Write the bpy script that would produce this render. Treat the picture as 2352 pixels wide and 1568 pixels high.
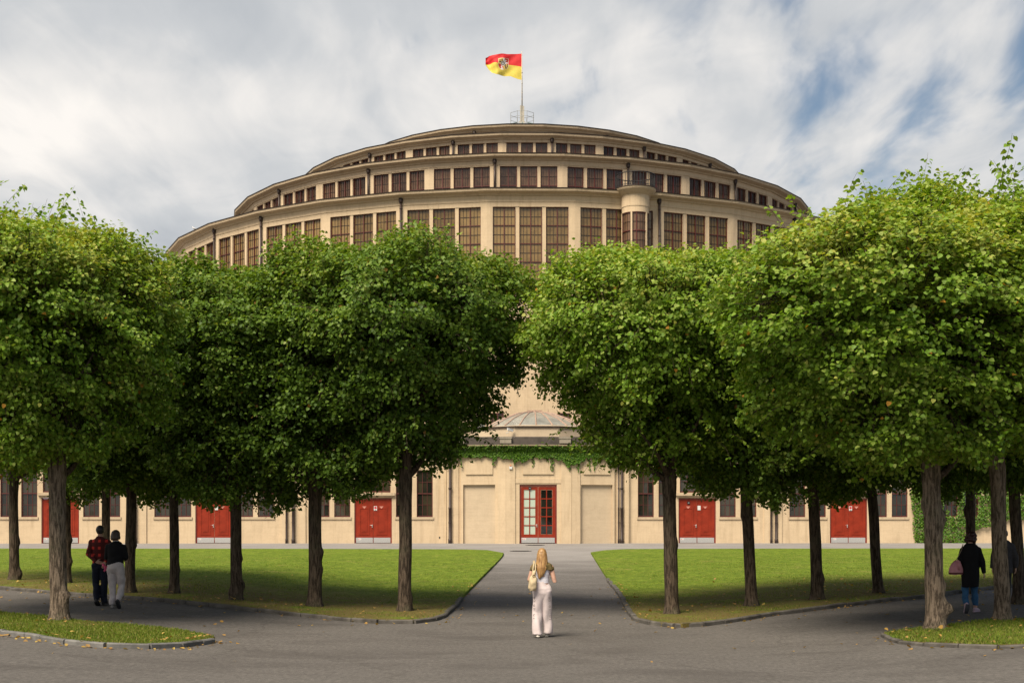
import bpy, bmesh, math, random
import numpy as np
from mathutils import Vector, Matrix, noise as mnoise
from mathutils.geometry import delaunay_2d_cdt

R = math.radians
for o in list(bpy.data.objects): bpy.data.objects.remove(o)
scene = bpy.context.scene
COL = scene.collection
rnd = random.Random(7)

# ------------------------------------------------------------------ camera
F_PX, YH, EYE = 3200.0, 1225.0, 1.94          # focal length and horizon in a 2352 px wide picture
cam_d = bpy.data.cameras.new('camera'); cam = bpy.data.objects.new('camera', cam_d); COL.objects.link(cam)
cam.location = (0, 0, EYE); cam.rotation_euler = (R(90), 0, 0)
cam_d.sensor_width = 36; cam_d.lens = F_PX / 2352 * 36
cam_d.shift_y = (YH - 784) / 2352
cam_d.clip_start = .5; cam_d.clip_end = 4000
scene.camera = cam

# ------------------------------------------------------------------ world
CLOUD = 1.0
SUN_AZ, SUN_EL = -32.0, 53.0                    # degrees: from behind the camera, to the left
w = bpy.data.worlds.new('World'); scene.world = w; w.use_nodes = True
wt = w.node_tree; wt.nodes.clear()
def wn(t, **k):
    n = wt.nodes.new(t)
    for a, b in k.items(): setattr(n, a, b)
    return n
sunv = Vector((math.sin(R(SUN_AZ)) * math.cos(R(SUN_EL)), -math.cos(R(SUN_AZ)) * math.cos(R(SUN_EL)), math.sin(R(SUN_EL))))
sky = wn('ShaderNodeTexSky', sky_type='NISHITA'); sky.sun_disc = False
sky.sun_elevation = R(SUN_EL); sky.sun_rotation = math.atan2(sunv.x, sunv.y)
sky.air_density = 1.3; sky.dust_density = 1.0; sky.ozone_density = 2.5
bg1 = wn('ShaderNodeBackground'); bg1.inputs['Strength'].default_value = .062
wt.links.new(sky.outputs[0], bg1.inputs['Color'])
tc = wn('ShaderNodeTexCoord'); sep = wn('ShaderNodeSeparateXYZ'); wt.links.new(tc.outputs['Generated'], sep.inputs[0])
def wmath(op, a, b=None, c=None):
    n = wn('ShaderNodeMath', operation=op)
    for i, v in enumerate((a, b, c)):
        if v is None: continue
        if isinstance(v, (int, float)): n.inputs[i].default_value = v
        else: wt.links.new(v, n.inputs[i])
    return n.outputs[0]
zc = wmath('ADD', wmath('MAXIMUM', sep.outputs['Z'], 0.0), .16)
cu = wmath('DIVIDE', sep.outputs['X'], zc); cv = wmath('DIVIDE', sep.outputs['Y'], zc)
comb = wn('ShaderNodeCombineXYZ'); wt.links.new(cu, comb.inputs[0]); wt.links.new(cv, comb.inputs[1])
def wnoise(loc, rot, sc, scale, det, rough, dist):
    m = wn('ShaderNodeMapping'); m.inputs['Location'].default_value = loc; m.inputs['Rotation'].default_value = (0, 0, R(rot)); m.inputs['Scale'].default_value = sc
    wt.links.new(comb.outputs[0], m.inputs[0])
    n = wn('ShaderNodeTexNoise'); n.inputs['Scale'].default_value = scale; n.inputs['Detail'].default_value = det
    n.inputs['Roughness'].default_value = rough; n.inputs['Distortion'].default_value = dist
    wt.links.new(m.outputs[0], n.inputs['Vector']); return n.outputs[0]
n_big = wnoise((6.1, 7.4, 0), 20, (1, .9, 1), .85, 3, .5, .5)
n_mid = wnoise((2.9, 5.2, 0), 35, (1.3, .8, 1), 2.6, 5, .52, .8)
n_str = wnoise((4.1, 2.2, 0), -38, (2.4, .9, 1), 3.6, 5, .55, .6)
n_cov = wnoise((11.1, 6.3, 0), -38, (2.3, .9, 1), 3.0, 5, .52, .3)
# cloud brightness
cb = wmath('ADD', wmath('ADD', wmath('MULTIPLY', n_big, .56), wmath('MULTIPLY', n_mid, .30)), wmath('MULTIPLY', n_str, .14))
ramp = wn('ShaderNodeValToRGB'); wt.links.new(cb, ramp.inputs[0])
el = ramp.color_ramp.elements
el[0].position = .36; el[0].color = (.34, .36, .385, 1)
el[1].position = .60; el[1].color = (.72, .685, .645, 1)
e = el.new(.47); e.color = (.45, .46, .47, 1)
bg2 = wn('ShaderNodeBackground'); bg2.inputs['Strength'].default_value = CLOUD
wt.links.new(ramp.outputs[0], bg2.inputs['Color'])
# clear gaps open towards the right
gr = wmath('ADD', wmath('MULTIPLY', sep.outputs['X'], .90), wmath('MULTIPLY', sep.outputs['Z'], 1.0))
gap = wmath('ADD', wmath('MINIMUM', gr, .70), wmath('MULTIPLY', wmath('SUBTRACT', n_cov, .5), 1.35))
mr = wn('ShaderNodeMapRange'); mr.interpolation_type = 'SMOOTHSTEP'; wt.links.new(gap, mr.inputs[0])
mr.inputs['From Min'].default_value = .38; mr.inputs['From Max'].default_value = .76
mr.inputs['To Min'].default_value = 0.03; mr.inputs['To Max'].default_value = .95
mix = wn('ShaderNodeMixShader'); wt.links.new(mr.outputs[0], mix.inputs[0])
wt.links.new(bg2.outputs[0], mix.inputs[1]); wt.links.new(bg1.outputs[0], mix.inputs[2])
wo = wn('ShaderNodeOutputWorld'); wt.links.new(mix.outputs[0], wo.inputs[0])

# ------------------------------------------------------------------ sun and exposure
sl = bpy.data.lights.new('sun', 'SUN'); sl.energy = 4.9; sl.angle = R(30); sl.color = (1, .885, .72)
so = bpy.data.objects.new('sun', sl); COL.objects.link(so)
so.rotation_euler = (-sunv).to_track_quat('-Z', 'Y').to_euler(); so.location = (-30, -30, 60)
vs = scene.view_settings; vs.view_transform = 'Standard'; vs.look = 'None'; vs.gamma = 1; vs.exposure = 0.5
vs.use_curve_mapping = False
scene.render.engine = 'CYCLES'
scene.cycles.max_bounces = 6; scene.cycles.transparent_max_bounces = 6

# ------------------------------------------------------------------ helpers
def tag(o, label=None, cat=None, group=None, kind=None):
    if label: o['label'] = label
    if cat: o['category'] = cat
    if group: o['group'] = group
    if kind: o['kind'] = kind
    return o
def empty(name, loc=(0, 0, 0), rz=0, label=None, cat=None, group=None):
    o = bpy.data.objects.new(name, None); COL.objects.link(o); o.location = loc; o.rotation_euler = (0, 0, rz)
    o.empty_display_size = .3
    return tag(o, label, cat, group)
class MB:
    def __init__(s): s.v = []; s.f = []; s.m = []
    def quad(s, a, b, c, d, m=0):
        n = len(s.v); s.v += [a, b, c, d]; s.f.append((n, n+1, n+2, n+3)); s.m.append(m)
    def poly(s, pts, m=0):
        n = len(s.v); s.v += list(pts); s.f.append(tuple(range(n, n+len(pts)))); s.m.append(m)
    def box(s, x0, x1, y0, y1, z0, z1, m=0):
        n = len(s.v)
        s.v += [(x0,y0,z0),(x1,y0,z0),(x1,y1,z0),(x0,y1,z0),(x0,y0,z1),(x1,y0,z1),(x1,y1,z1),(x0,y1,z1)]
        for q in ((0,3,2,1),(4,5,6,7),(0,1,5,4),(1,2,6,5),(2,3,7,6),(3,0,4,7)):
            s.f.append(tuple(n+i for i in q)); s.m.append(m)
    def tube(s, pts, rad, n=10, m=0, ref=(1, 0, 0), caps=True):
        pts = [Vector(p) for p in pts]; k0 = len(s.v); L = len(pts)
        for i, p in enumerate(pts):
            t = (pts[min(i+1, L-1)] - pts[max(i-1, 0)]).normalized()
            rf = Vector(ref)
            if abs(t.dot(rf)) > .95: rf = Vector((0, 1, 0)) if abs(t.y) < .9 else Vector((0, 0, 1))
            ax = (rf - t * t.dot(rf)).normalized(); ay = t.cross(ax)
            r = rad[i]; rx, ry = (r if isinstance(r, (tuple, list)) else (r, r))
            for j in range(n):
                a = 2*math.pi*j/n; q = p + ax*(rx*math.cos(a)) + ay*(ry*math.sin(a)); s.v.append(tuple(q))
        for i in range(L-1):
            for j in range(n):
                a = k0+i*n+j; b = k0+i*n+(j+1) % n; s.f.append((a, b, b+n, a+n)); s.m.append(m)
        if caps:
            s.f.append(tuple(k0+j for j in reversed(range(n)))); s.m.append(m)
            s.f.append(tuple(k0+(L-1)*n+j for j in range(n))); s.m.append(m)
    def ball(s, c, r, n=12, k=8, m=0):
        c = Vector(c); rx, ry, rz = (r if isinstance(r, (tuple, list)) else (r, r, r)); k0 = len(s.v)
        s.v.append((c.x, c.y, c.z-rz))
        for i in range(1, k):
            th = math.pi*i/k-math.pi/2
            for j in range(n):
                a = 2*math.pi*j/n; s.v.append((c.x+rx*math.cos(th)*math.cos(a), c.y+ry*math.cos(th)*math.sin(a), c.z+rz*math.sin(th)))
        s.v.append((c.x, c.y, c.z+rz)); top = len(s.v)-1
        for j in range(n):
            s.f.append((k0, k0+1+(j+1) % n, k0+1+j)); s.m.append(m)
            b = k0+1+(k-2)*n; s.f.append((top, b+j, b+(j+1) % n)); s.m.append(m)
        for i in range(k-2):
            for j in range(n):
                a = k0+1+i*n+j; b = k0+1+i*n+(j+1) % n; s.f.append((a, b, b+n, a+n)); s.m.append(m)
    def mesh(s, name, mats, smooth=False):
        me = bpy.data.meshes.new(name); me.from_pydata(s.v, [], s.f)
        for mm in (mats if isinstance(mats, (list, tuple)) else [mats]): me.materials.append(mm)
        me.polygons.foreach_set('material_index', s.m)
        if smooth: me.polygons.foreach_set('use_smooth', [True]*len(s.f))
        me.update(); return me
    def build(s, name, mats, parent=None, smooth=False, loc=None, rz=None):
        return put(name, s.mesh(name, mats, smooth), parent, loc, rz)
def put(name, me, parent=None, loc=None, rz=None):
    o = bpy.data.objects.new(name, me); COL.objects.link(o)
    if parent: o.parent = parent
    if loc is not None: o.location = loc
    if rz is not None: o.rotation_euler = (0, 0, rz)
    return o
def np_mesh(name, verts, quads, mat, var=None, smooth=False):
    me = bpy.data.meshes.new(name); nv, nf = len(verts), len(quads)
    me.vertices.add(nv); me.vertices.foreach_set('co', np.asarray(verts, np.float32).ravel())
    k = quads.shape[1]
    me.loops.add(nf*k); me.loops.foreach_set('vertex_index', np.asarray(quads, np.int32).ravel())
    me.polygons.add(nf); me.polygons.foreach_set('loop_start', np.arange(nf, dtype=np.int32)*k)
    me.polygons.foreach_set('loop_total', np.full(nf, k, np.int32))
    if smooth: me.polygons.foreach_set('use_smooth', np.ones(nf, bool))
    if var is not None:
        at = me.attributes.new('var', 'FLOAT', 'FACE'); at.data.foreach_set('value', np.asarray(var, np.float32))
    me.materials.append(mat); me.update(calc_edges=True); me.validate(); return me
def nz(p, sc=1.0): return mnoise.noise(Vector(p)*sc)

# ------------------------------------------------------------------ materials
def material(name):
    m = bpy.data.materials.new(name); m.use_nodes = True; nt = m.node_tree
    return m, nt, nt.nodes['Principled BSDF']
def N(nt, t, **k):
    n = nt.nodes.new(t)
    for a, b in k.items():
        if a in n.inputs: n.inputs[a].default_value = b
        else: setattr(n, a, b)
    return n
def coords(nt, kind='Object', scale=(1, 1, 1)):
    if kind == 'World': src = N(nt, 'ShaderNodeNewGeometry').outputs['Position']
    else: src = N(nt, 'ShaderNodeTexCoord').outputs[kind]
    mp = N(nt, 'ShaderNodeMapping'); mp.inputs['Scale'].default_value = scale; nt.links.new(src, mp.inputs[0]); return mp.outputs[0]
def noise_n(nt, vec, scale, det=4, rough=.55, dist=0):
    n = N(nt, 'ShaderNodeTexNoise', Scale=scale, Detail=det, Roughness=rough, Distortion=dist); nt.links.new(vec, n.inputs['Vector']); return n.outputs[0]
def ramp_n(nt, fac, stops):
    r = N(nt, 'ShaderNodeValToRGB'); nt.links.new(fac, r.inputs[0]); e = r.color_ramp.elements
    while len(e) < len(stops): e.new(.5)
    for i, (p, c) in enumerate(stops):
        e[i].position = p; e[i].color = (c if len(c) == 4 else (*c, 1))
    return r.outputs[0]
def mixc(nt, fac, a, b, mode='MIX'):
    n = N(nt, 'ShaderNodeMix', data_type='RGBA', blend_type=mode)
    for sock, v in ((n.inputs[0], fac), (n.inputs[6], a), (n.inputs[7], b)):
        if isinstance(v, (int, float)): sock.default_value = v
        elif isinstance(v, (tuple, list)): sock.default_value = (*v, 1) if len(v) == 3 else v
        else: nt.links.new(v, sock)
    return n.outputs[2]
def mth(nt, op, a, b=None):
    n = N(nt, 'ShaderNodeMath', operation=op)
    for i, v in enumerate((a, b)):
        if v is None: continue
        if isinstance(v, (int, float)): n.inputs[i].default_value = v
        else: nt.links.new(v, n.inputs[i])
    return n.outputs[0]
def bump(nt, b, h, strength=.3, dist=.02):
    n = N(nt, 'ShaderNodeBump', Strength=strength, Distance=dist); nt.links.new(h, n.inputs['Height']); nt.links.new(n.outputs[0], b.inputs['Normal'])
def simple(name, col, rough=.6, metal=0, var=.18, scale=6, spec=.4, bumps=0):
    m, nt, b = material(name); col = tuple(x*.78 for x in col)
    v = coords(nt, 'Object'); n = noise_n(nt, v, scale, 5, .6)
    c = ramp_n(nt, n, [(.3, tuple(x*(1-var) for x in col)), (.7, tuple(min(1, x*(1+var)) for x in col))])
    nt.links.new(c, b.inputs['Base Color']); b.inputs['Roughness'].default_value = rough; b.inputs['Metallic'].default_value = metal
    b.inputs['Specular IOR Level'].default_value = spec
    if bumps: bump(nt, b, noise_n(nt, v, scale*6, 4, .6), bumps, .01)
    return m
def wall_mat(name, base, stain=.5, boards=True):
    m, nt, b = material(name)
    v = coords(nt, 'World')
    big = noise_n(nt, v, .55, 5, .6, .3)
    fine = noise_n(nt, v, 14, 6, .7)
    vs_ = coords(nt, 'World', (2.2, 2.2, .22)); streak = noise_n(nt, vs_, 1.6, 5, .62, .2)
    hs = coords(nt, 'World', (.35, .35, 5.5)); board = noise_n(nt, hs, 1.6, 4, .6)
    c = ramp_n(nt, big, [(.3, tuple(x*.86 for x in base)), (.62, base)])
    c = mixc(nt, .22, c, ramp_n(nt, board, [(.36, tuple(x*.80 for x in base)), (.55, tuple(min(1, x*1.04) for x in base))]), 'MIX')
    dirt = tuple(x*y for x, y in zip(base, (.50, .46, .42)))
    c = mixc(nt, mth(nt, 'MULTIPLY', ramp_n(nt, streak, [(.52, (0, 0, 0)), (.78, (1, 1, 1))]), stain), c, dirt)
    run = noise_n(nt, coords(nt, 'World', (5.5, 5.5, .30)), 1.3, 5, .65, .15)
    c = mixc(nt, mth(nt, 'MULTIPLY', ramp_n(nt, run, [(.56, (0, 0, 0)), (.80, (1, 1, 1))]), stain*.7), c, dirt)
    pat = noise_n(nt, v, 1.7, 7, .68, .5)
    c = mixc(nt, mth(nt, 'MULTIPLY', ramp_n(nt, pat, [(.50, (0, 0, 0)), (.72, (1, 1, 1))]), .42), c, tuple(x*y for x, y in zip(base, (.66, .64, .62))))
    pal = noise_n(nt, v, .9, 5, .6, .3)
    c = mixc(nt, mth(nt, 'MULTIPLY', ramp_n(nt, pal, [(.55, (0, 0, 0)), (.75, (1, 1, 1))]), .45), c, tuple(min(1, x*1.18) for x in base))
    c = mixc(nt, .28, c, ramp_n(nt, fine, [(.25, tuple(x*.7 for x in base)), (.75, tuple(min(1, x*1.15) for x in base))]))
    nt.links.new(c, b.inputs['Base Color']); b.inputs['Roughness'].default_value = .9; b.inputs['Specular IOR Level'].default_value = .2
    h = mth(nt, 'ADD', mth(nt, 'MULTIPLY', board, 1.0), mth(nt, 'MULTIPLY', fine, .5))
    bump(nt, b, h, .22, .03); return m
CREAM = (.555, .432, .288)
M_wall = wall_mat('cream_wall', CREAM, .75)
M_wall2 = wall_mat('cream_render', (.50, .40, .28), .25)
M_cornice = wall_mat('cornice_stone', (.47, .37, .25), .9)
M_dark = simple('dark_roof_felt', (.075, .06, .05), .8, 0, .4, 2.5)
M_gutter = simple('gutter_metal', (.045, .03, .024), .55, .3, .35, 3)
M_pipe = simple('drain_pipe', (.05, .032, .026), .5, .2, .35, 4)
M_red = simple('red_frame', (.105, .024, .019), .5, 0, .25, 5)
M_muntin = simple('dark_muntin', (.045, .028, .02), .55, 0, .3, 5)
M_door = simple('red_door_paint', (.27, .030, .012), .6, 0, .28, 2.2, .15)
M_door2 = simple('red_door_frame', (.20, .024, .014), .5, 0, .18, 3)
M_steel = simple('brushed_steel', (.50, .50, .49), .5, .35, .18, 30)
M_chrome = simple('bright_handle', (.75, .73, .70), .3, .6, .05, 5)
M_white = simple('white_paint', (.75, .75, .72), .5, 0, .06, 8)
M_black = simple('black_paint', (.012, .012, .013), .5, 0, .2, 8)
M_copper = simple('glazing_bar', (.48, .33, .25), .5, .2, .2, 5)
M_block = wall_mat('weathered_block', (.28, .245, .195), .9)
def glass_mat(name, col, col2, rough=.12, scale=1.2, spec=.6):
    m, nt, b = material(name)
    v = coords(nt, 'World'); n = noise_n(nt, v, scale, 3, .5)
    oi = N(nt, 'ShaderNodeObjectInfo')
    f = mth(nt, 'ADD', mth(nt, 'MULTIPLY', n, .6), mth(nt, 'MULTIPLY', oi.outputs['Random'], .42))
    nt.links.new(ramp_n(nt, f, [(.3, col), (.7, col2)]), b.inputs['Base Color'])
    b.inputs['Roughness'].default_value = rough; b.inputs['Specular IOR Level'].default_value = spec
    bump(nt, b, noise_n(nt, v, 3, 2, .5), .12, .01); return m
M_gA = glass_mat('amber_glass', (.11, .068, .022), (.24, .155, .060), .2, 2.2)
M_gB = glass_mat('brown_glass', (.040, .020, .012), (.14, .080, .046), .2, 2.2, .5)
M_gW = glass_mat('dark_window_glass', (.012, .013, .010), (.045, .038, .022), .06)
M_gDark = glass_mat('black_door_glass', (.005, .006, .005), (.02, .02, .014), .04)
M_gMilk = simple('frosted_glass', (.52, .60, .50), .25, 0, .07, 3)
M_gSky = simple('skylight_glass', (.27, .27, .24), .22, 0, .3, 1.6, .7)
M_gGreen = simple('lantern_glass', (.36, .39, .38), .2, .1, .2, 1)

def asphalt_mat():
    m, nt, b = material('asphalt')
    v = coords(nt, 'World')
    big = noise_n(nt, v, .22, 5, .6, .5)
    v2 = coords(nt, 'World', (.5, 1.6, 1)); mid = noise_n(nt, v2, 1.1, 5, .6, .2)
    fine = noise_n(nt, v, 55, 3, .8); grit = noise_n(nt, v, 170, 2, .6)
    c = ramp_n(nt, big, [(.3, (.064, .058, .053)), (.7, (.118, .108, .099))])
    c = mixc(nt, .5, c, ramp_n(nt, mid, [(.3, (.056, .050, .046)), (.7, (.126, .116, .107))]))
    c = mixc(nt, .52, c, ramp_n(nt, fine, [(.3, (.026, .024, .022)), (.72, (.235, .22, .205))]))
    gr2 = noise_n(nt, v, 15, 5, .75)
    c = mixc(nt, .45, c, ramp_n(nt, gr2, [(.32, (.038, .034, .031)), (.68, (.160, .147, .134))]))
    rg_ = noise_n(nt, coords(nt, 'World', (9, 3.2, 1)), 1.4, 6, .82)
    c = mixc(nt, 1.0, c, ramp_n(nt, rg_, [(.28, (.72, .72, .72)), (.5, (1, 1, 1)), (.72, (1.34, 1.33, 1.31))]), 'MULTIPLY')
    pt = noise_n(nt, coords(nt, 'World', (.6, 1, 1)), .6, 4, .55, .6)
    c = mixc(nt, mth(nt, 'MULTIPLY', ramp_n(nt, pt, [(.48, (0, 0, 0)), (.66, (1, 1, 1))]), .40), c, (.050, .044, .040))
    # cracks and damp joints
    vo = N(nt, 'ShaderNodeTexVoronoi', feature='DISTANCE_TO_EDGE', Scale=.22)
    vv = N(nt, 'ShaderNodeVectorMath', operation='ADD'); nt.links.new(v, vv.inputs[0])
    nn = N(nt, 'ShaderNodeTexNoise', Scale=1.2, Detail=5); nt.links.new(v, nn.inputs['Vector']); nt.links.new(nn.outputs['Color'], vv.inputs[1])
    nt.links.new(vv.outputs[0], vo.inputs['Vector'])
    cr = ramp_n(nt, vo.outputs['Distance'], [(0, (1, 1, 1)), (.006, (0, 0, 0))])
    c = mixc(nt, mth(nt, 'MULTIPLY', cr, .45), c, (.045, .040, .035))
    # paler surfacing towards the building; the ragged fade paints shade into the nearer path
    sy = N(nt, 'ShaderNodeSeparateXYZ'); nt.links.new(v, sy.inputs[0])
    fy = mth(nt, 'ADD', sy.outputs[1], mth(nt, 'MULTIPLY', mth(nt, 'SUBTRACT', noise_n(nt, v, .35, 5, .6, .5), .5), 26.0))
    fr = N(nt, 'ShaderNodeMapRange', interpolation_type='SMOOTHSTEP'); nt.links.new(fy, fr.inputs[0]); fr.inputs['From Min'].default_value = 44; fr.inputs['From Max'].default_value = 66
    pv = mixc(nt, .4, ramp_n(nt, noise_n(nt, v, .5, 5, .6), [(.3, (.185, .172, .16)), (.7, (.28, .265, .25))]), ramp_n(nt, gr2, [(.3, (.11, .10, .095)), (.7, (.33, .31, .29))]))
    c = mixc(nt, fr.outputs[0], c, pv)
    nt.links.new(c, b.inputs['Base Color']); b.inputs['Roughness'].default_value = .88; b.inputs['Specular IOR Level'].default_value = .25
    bump(nt, b, mth(nt, 'ADD', fine, grit), .5, .012); return m
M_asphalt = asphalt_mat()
def paving_mat():
    m, nt, b = material('grey_forecourt')
    v = coords(nt, 'World'); big = noise_n(nt, v, .5, 5, .6); fine = noise_n(nt, v, 40, 3, .7)
    c = ramp_n(nt, big, [(.3, (.18, .17, .16)), (.7, (.27, .26, .245))])
    c = mixc(nt, .35, c, ramp_n(nt, fine, [(.3, (.10, .095, .09)), (.7, (.33, .32, .30))]))
    nt.links.new(c, b.inputs['Base Color']); b.inputs['Roughness'].default_value = .9; bump(nt, b, fine, .4, .01); return m
M_paving = paving_mat()
def grass_mat():
    m, nt, b = material('lawn')
    v = coords(nt, 'World')
    big = noise_n(nt, v, .28, 5, .6, .6); mid = noise_n(nt, v, 2.2, 6, .7); fine = noise_n(nt, v, 38, 4, .8)
    c = ramp_n(nt, big, [(.28, (.150, .165, .020)), (.5, (.110, .190, .010)), (.72, (.175, .235, .020))])
    c = mixc(nt, .55, c, ramp_n(nt, mid, [(.3, (.085, .095, .018)), (.5, (.085, .155, .012)), (.72, (.185, .225, .035))]))
    c = mixc(nt, .5, c, ramp_n(nt, fine, [(.28, (.022, .033, .006)), (.5, (.090, .150, .014)), (.75, (.25, .28, .055))]))
    mot = noise_n(nt, v, 9, 5, .75)
    c = mixc(nt, .5, c, ramp_n(nt, mot, [(.32, (.065, .092, .011)), (.5, (.135, .195, .016)), (.68, (.285, .305, .060))]))
    tuft = noise_n(nt, coords(nt, 'World', (1.9, .75, 1)), 1.6, 6, .78, .2)
    c = mixc(nt, 1.0, c, ramp_n(nt, tuft, [(.30, (.50, .56, .45)), (.5, (1, 1, 1)), (.70, (1.5, 1.38, 1.5))]), 'MULTIPLY')
    wr = noise_n(nt, v, .75, 6, .7, .6)
    c = mixc(nt, mth(nt, 'MULTIPLY', ramp_n(nt, wr, [(.56, (0, 0, 0)), (.70, (1, 1, 1))]), .6), c, ramp_n(nt, mot, [(.3, (.15, .125, .035)), (.7, (.36, .30, .10))]))
    # bare, trampled earth along the tree rows: follows the distance to the rows
    sp = N(nt, 'ShaderNodeSeparateXYZ'); nt.links.new(v, sp.inputs[0])
    ax = mth(nt, 'ABSOLUTE', sp.outputs[0])
    row = mth(nt, 'SUBTRACT', sp.outputs[1], mth(nt, 'ADD', mth(nt, 'MULTIPLY', ax, .58), 29.4))
    rr = N(nt, 'ShaderNodeMapRange', interpolation_type='SMOOTHSTEP'); nt.links.new(row, rr.inputs[0])
    rr.inputs['From Min'].default_value = 8.5; rr.inputs['From Max'].default_value = 1.0
    pm = noise_n(nt, v, 1.3, 6, .68, .3)
    pf = mth(nt, 'MULTIPLY', rr.outputs[0], ramp_n(nt, pm, [(.30, (0, 0, 0)), (.50, (1, 1, 1))]))
    c = mixc(nt, mth(nt, 'MULTIPLY', pf, .9), c, ramp_n(nt, fine, [(.3, (.075, .052, .020)), (.7, (.22, .165, .060))]))
    nt.links.new(c, b.inputs['Base Color']); b.inputs['Roughness'].default_value = .95; b.inputs['Specular IOR Level'].default_value = .1
    bump(nt, b, mth(nt, 'ADD', fine, mid), .8, .05); return m
M_grass = grass_mat()
def leaf_mat(name, stops, trans=.35, rough=.45, alt=None):
    m, nt, b = material(name)
    a = N(nt, 'ShaderNodeAttribute', attribute_name='var')
    c = ramp_n(nt, a.outputs['Fac'], stops)
    nt.links.new(c, b.inputs['Base Color']); b.inputs['Roughness'].default_value = rough; b.inputs['Specular IOR Level'].default_value = .22
    t = N(nt, 'ShaderNodeBsdfTranslucent'); tcx = mixc(nt, 1.0, c, (1.5, 1.45, .5), 'MULTIPLY'); nt.links.new(tcx, t.inputs[0])
    mx = N(nt, 'ShaderNodeMixShader'); mx.inputs[0].default_value = trans
    nt.links.new(b.outputs[0], mx.inputs[1]); nt.links.new(t.outputs[0], mx.inputs[2])
    nt.links.new(mx.outputs[0], nt.nodes['Material Output'].inputs[0]); return m
M_leaf = leaf_mat('lime_leaf', [(0, (.050, .100, .010)), (.30, (.096, .190, .014)), (.62, (.172, .280, .028)), (.93, (.31, .38, .085)), (.985, (.40, .32, .05)), (1, (.40, .20, .03))], .34, .5)
M_leafd = leaf_mat('dark_lime_leaf', [(0, (.038, .080, .011)), (.4, (.076, .145, .016)), (.8, (.155, .240, .032)), (.97, (.26, .30, .07)), (1, (.22, .13, .03))], .32, .5)
M_ivy = leaf_mat('ivy_leaf', [(0, (.030, .075, .008)), (.5, (.075, .165, .014)), (1, (.15, .25, .03))], .28)
M_blade = leaf_mat('grass_blade', [(0, (.06, .10, .010)), (.5, (.12, .19, .016)), (.85, (.20, .22, .035)), (1, (.30, .25, .10))], .3, .7)
M_fallen = leaf_mat('fallen_leaf', [(0, (.28, .17, .06)), (.5, (.34, .20, .05)), (.8, (.42, .30, .08)), (1, (.20, .09, .03))], .15, .7)
def bark_mat(name, lo, hi, moss=.2):
    m, nt, b = material(name)
    v = coords(nt, 'Object', (1, 1, .16)); rid = noise_n(nt, v, 26, 5, .6, .5)
    v1 = coords(nt, 'Object'); fine = noise_n(nt, v1, 40, 4, .7); big = noise_n(nt, v1, 1.7, 4, .6)
    c = ramp_n(nt, rid, [(.42, lo), (.58, hi)])
    c = mixc(nt, .35, c, ramp_n(nt, fine, [(.3, lo), (.75, hi)]))
    c = mixc(nt, mth(nt, 'MULTIPLY', ramp_n(nt, big, [(.5, (0, 0, 0)), (.7, (1, 1, 1))]), moss), c, (.10, .115, .06))
    nt.links.new(c, b.inputs['Base Color']); b.inputs['Roughness'].default_value = .95; b.inputs['Specular IOR Level'].default_value = .15
    bump(nt, b, mth(nt, 'ADD', rid, mth(nt, 'MULTIPLY', fine, .3)), 1.0, .05); return m
M_bark = bark_mat('lime_bark', (.022, .016, .011), (.15, .112, .080), .30)
M_barkl = bark_mat('pale_lime_bark', (.038, .028, .020), (.29, .225, .165), .3)
M_kerb = simple('kerb_concrete', (.115, .105, .092), .9, 0, .5, 3, .2, .4)
M_kerbl = simple('pale_kerb_concrete', (.17, .165, .155), .9, 0, .45, 3, .2, .4)

# ------------------------------------------------------------------ terrain
def ss(a, b, x):
    t = min(1, max(0, (x-a)/(b-a))); return t*t*(3-2*t)
SLOPE = 1.38/(math.sqrt(58*58+9)-3)
def G(x, y):
    s = min(max(y-24, 0), 60)
    return SLOPE*(math.sqrt(s*s+9)-3) + .22*ss(3, 9, abs(x))*(1-ss(45, 75, y))
def gp(px, py):
    dx = (px-1176)/F_PX; dz = -(py-YH)/F_PX; lo, hi = 8., 200.
    for _ in range(50):
        m = (lo+hi)/2
        if EYE+dz*m > G(dx*m, m): lo = m
        else: hi = m
    return Vector((dx*lo, lo, G(dx*lo, lo)))

xs = [-1800, -700, -300, -150, -90]+[-60+i*1.0 for i in range(121)]+[90, 150, 300, 700, 1800]
ys = [-600, -250, -100, -50, -20]+[i*1.0 for i in range(0, 101)]+[130, 200, 400, 900, 2600]
gv = [(x, y, G(x, y)) for y in ys for x in xs]; nx = len(xs)
gf = [(j*nx+i, j*nx+i+1, (j+1)*nx+i+1, (j+1)*nx+i) for j in range(len(ys)-1) for i in range(nx-1)]
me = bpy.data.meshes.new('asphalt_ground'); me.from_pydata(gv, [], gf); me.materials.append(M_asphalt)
me.polygons.foreach_set('use_smooth', [True]*len(gf))
tag(put('ground', me), kind='structure')

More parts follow.
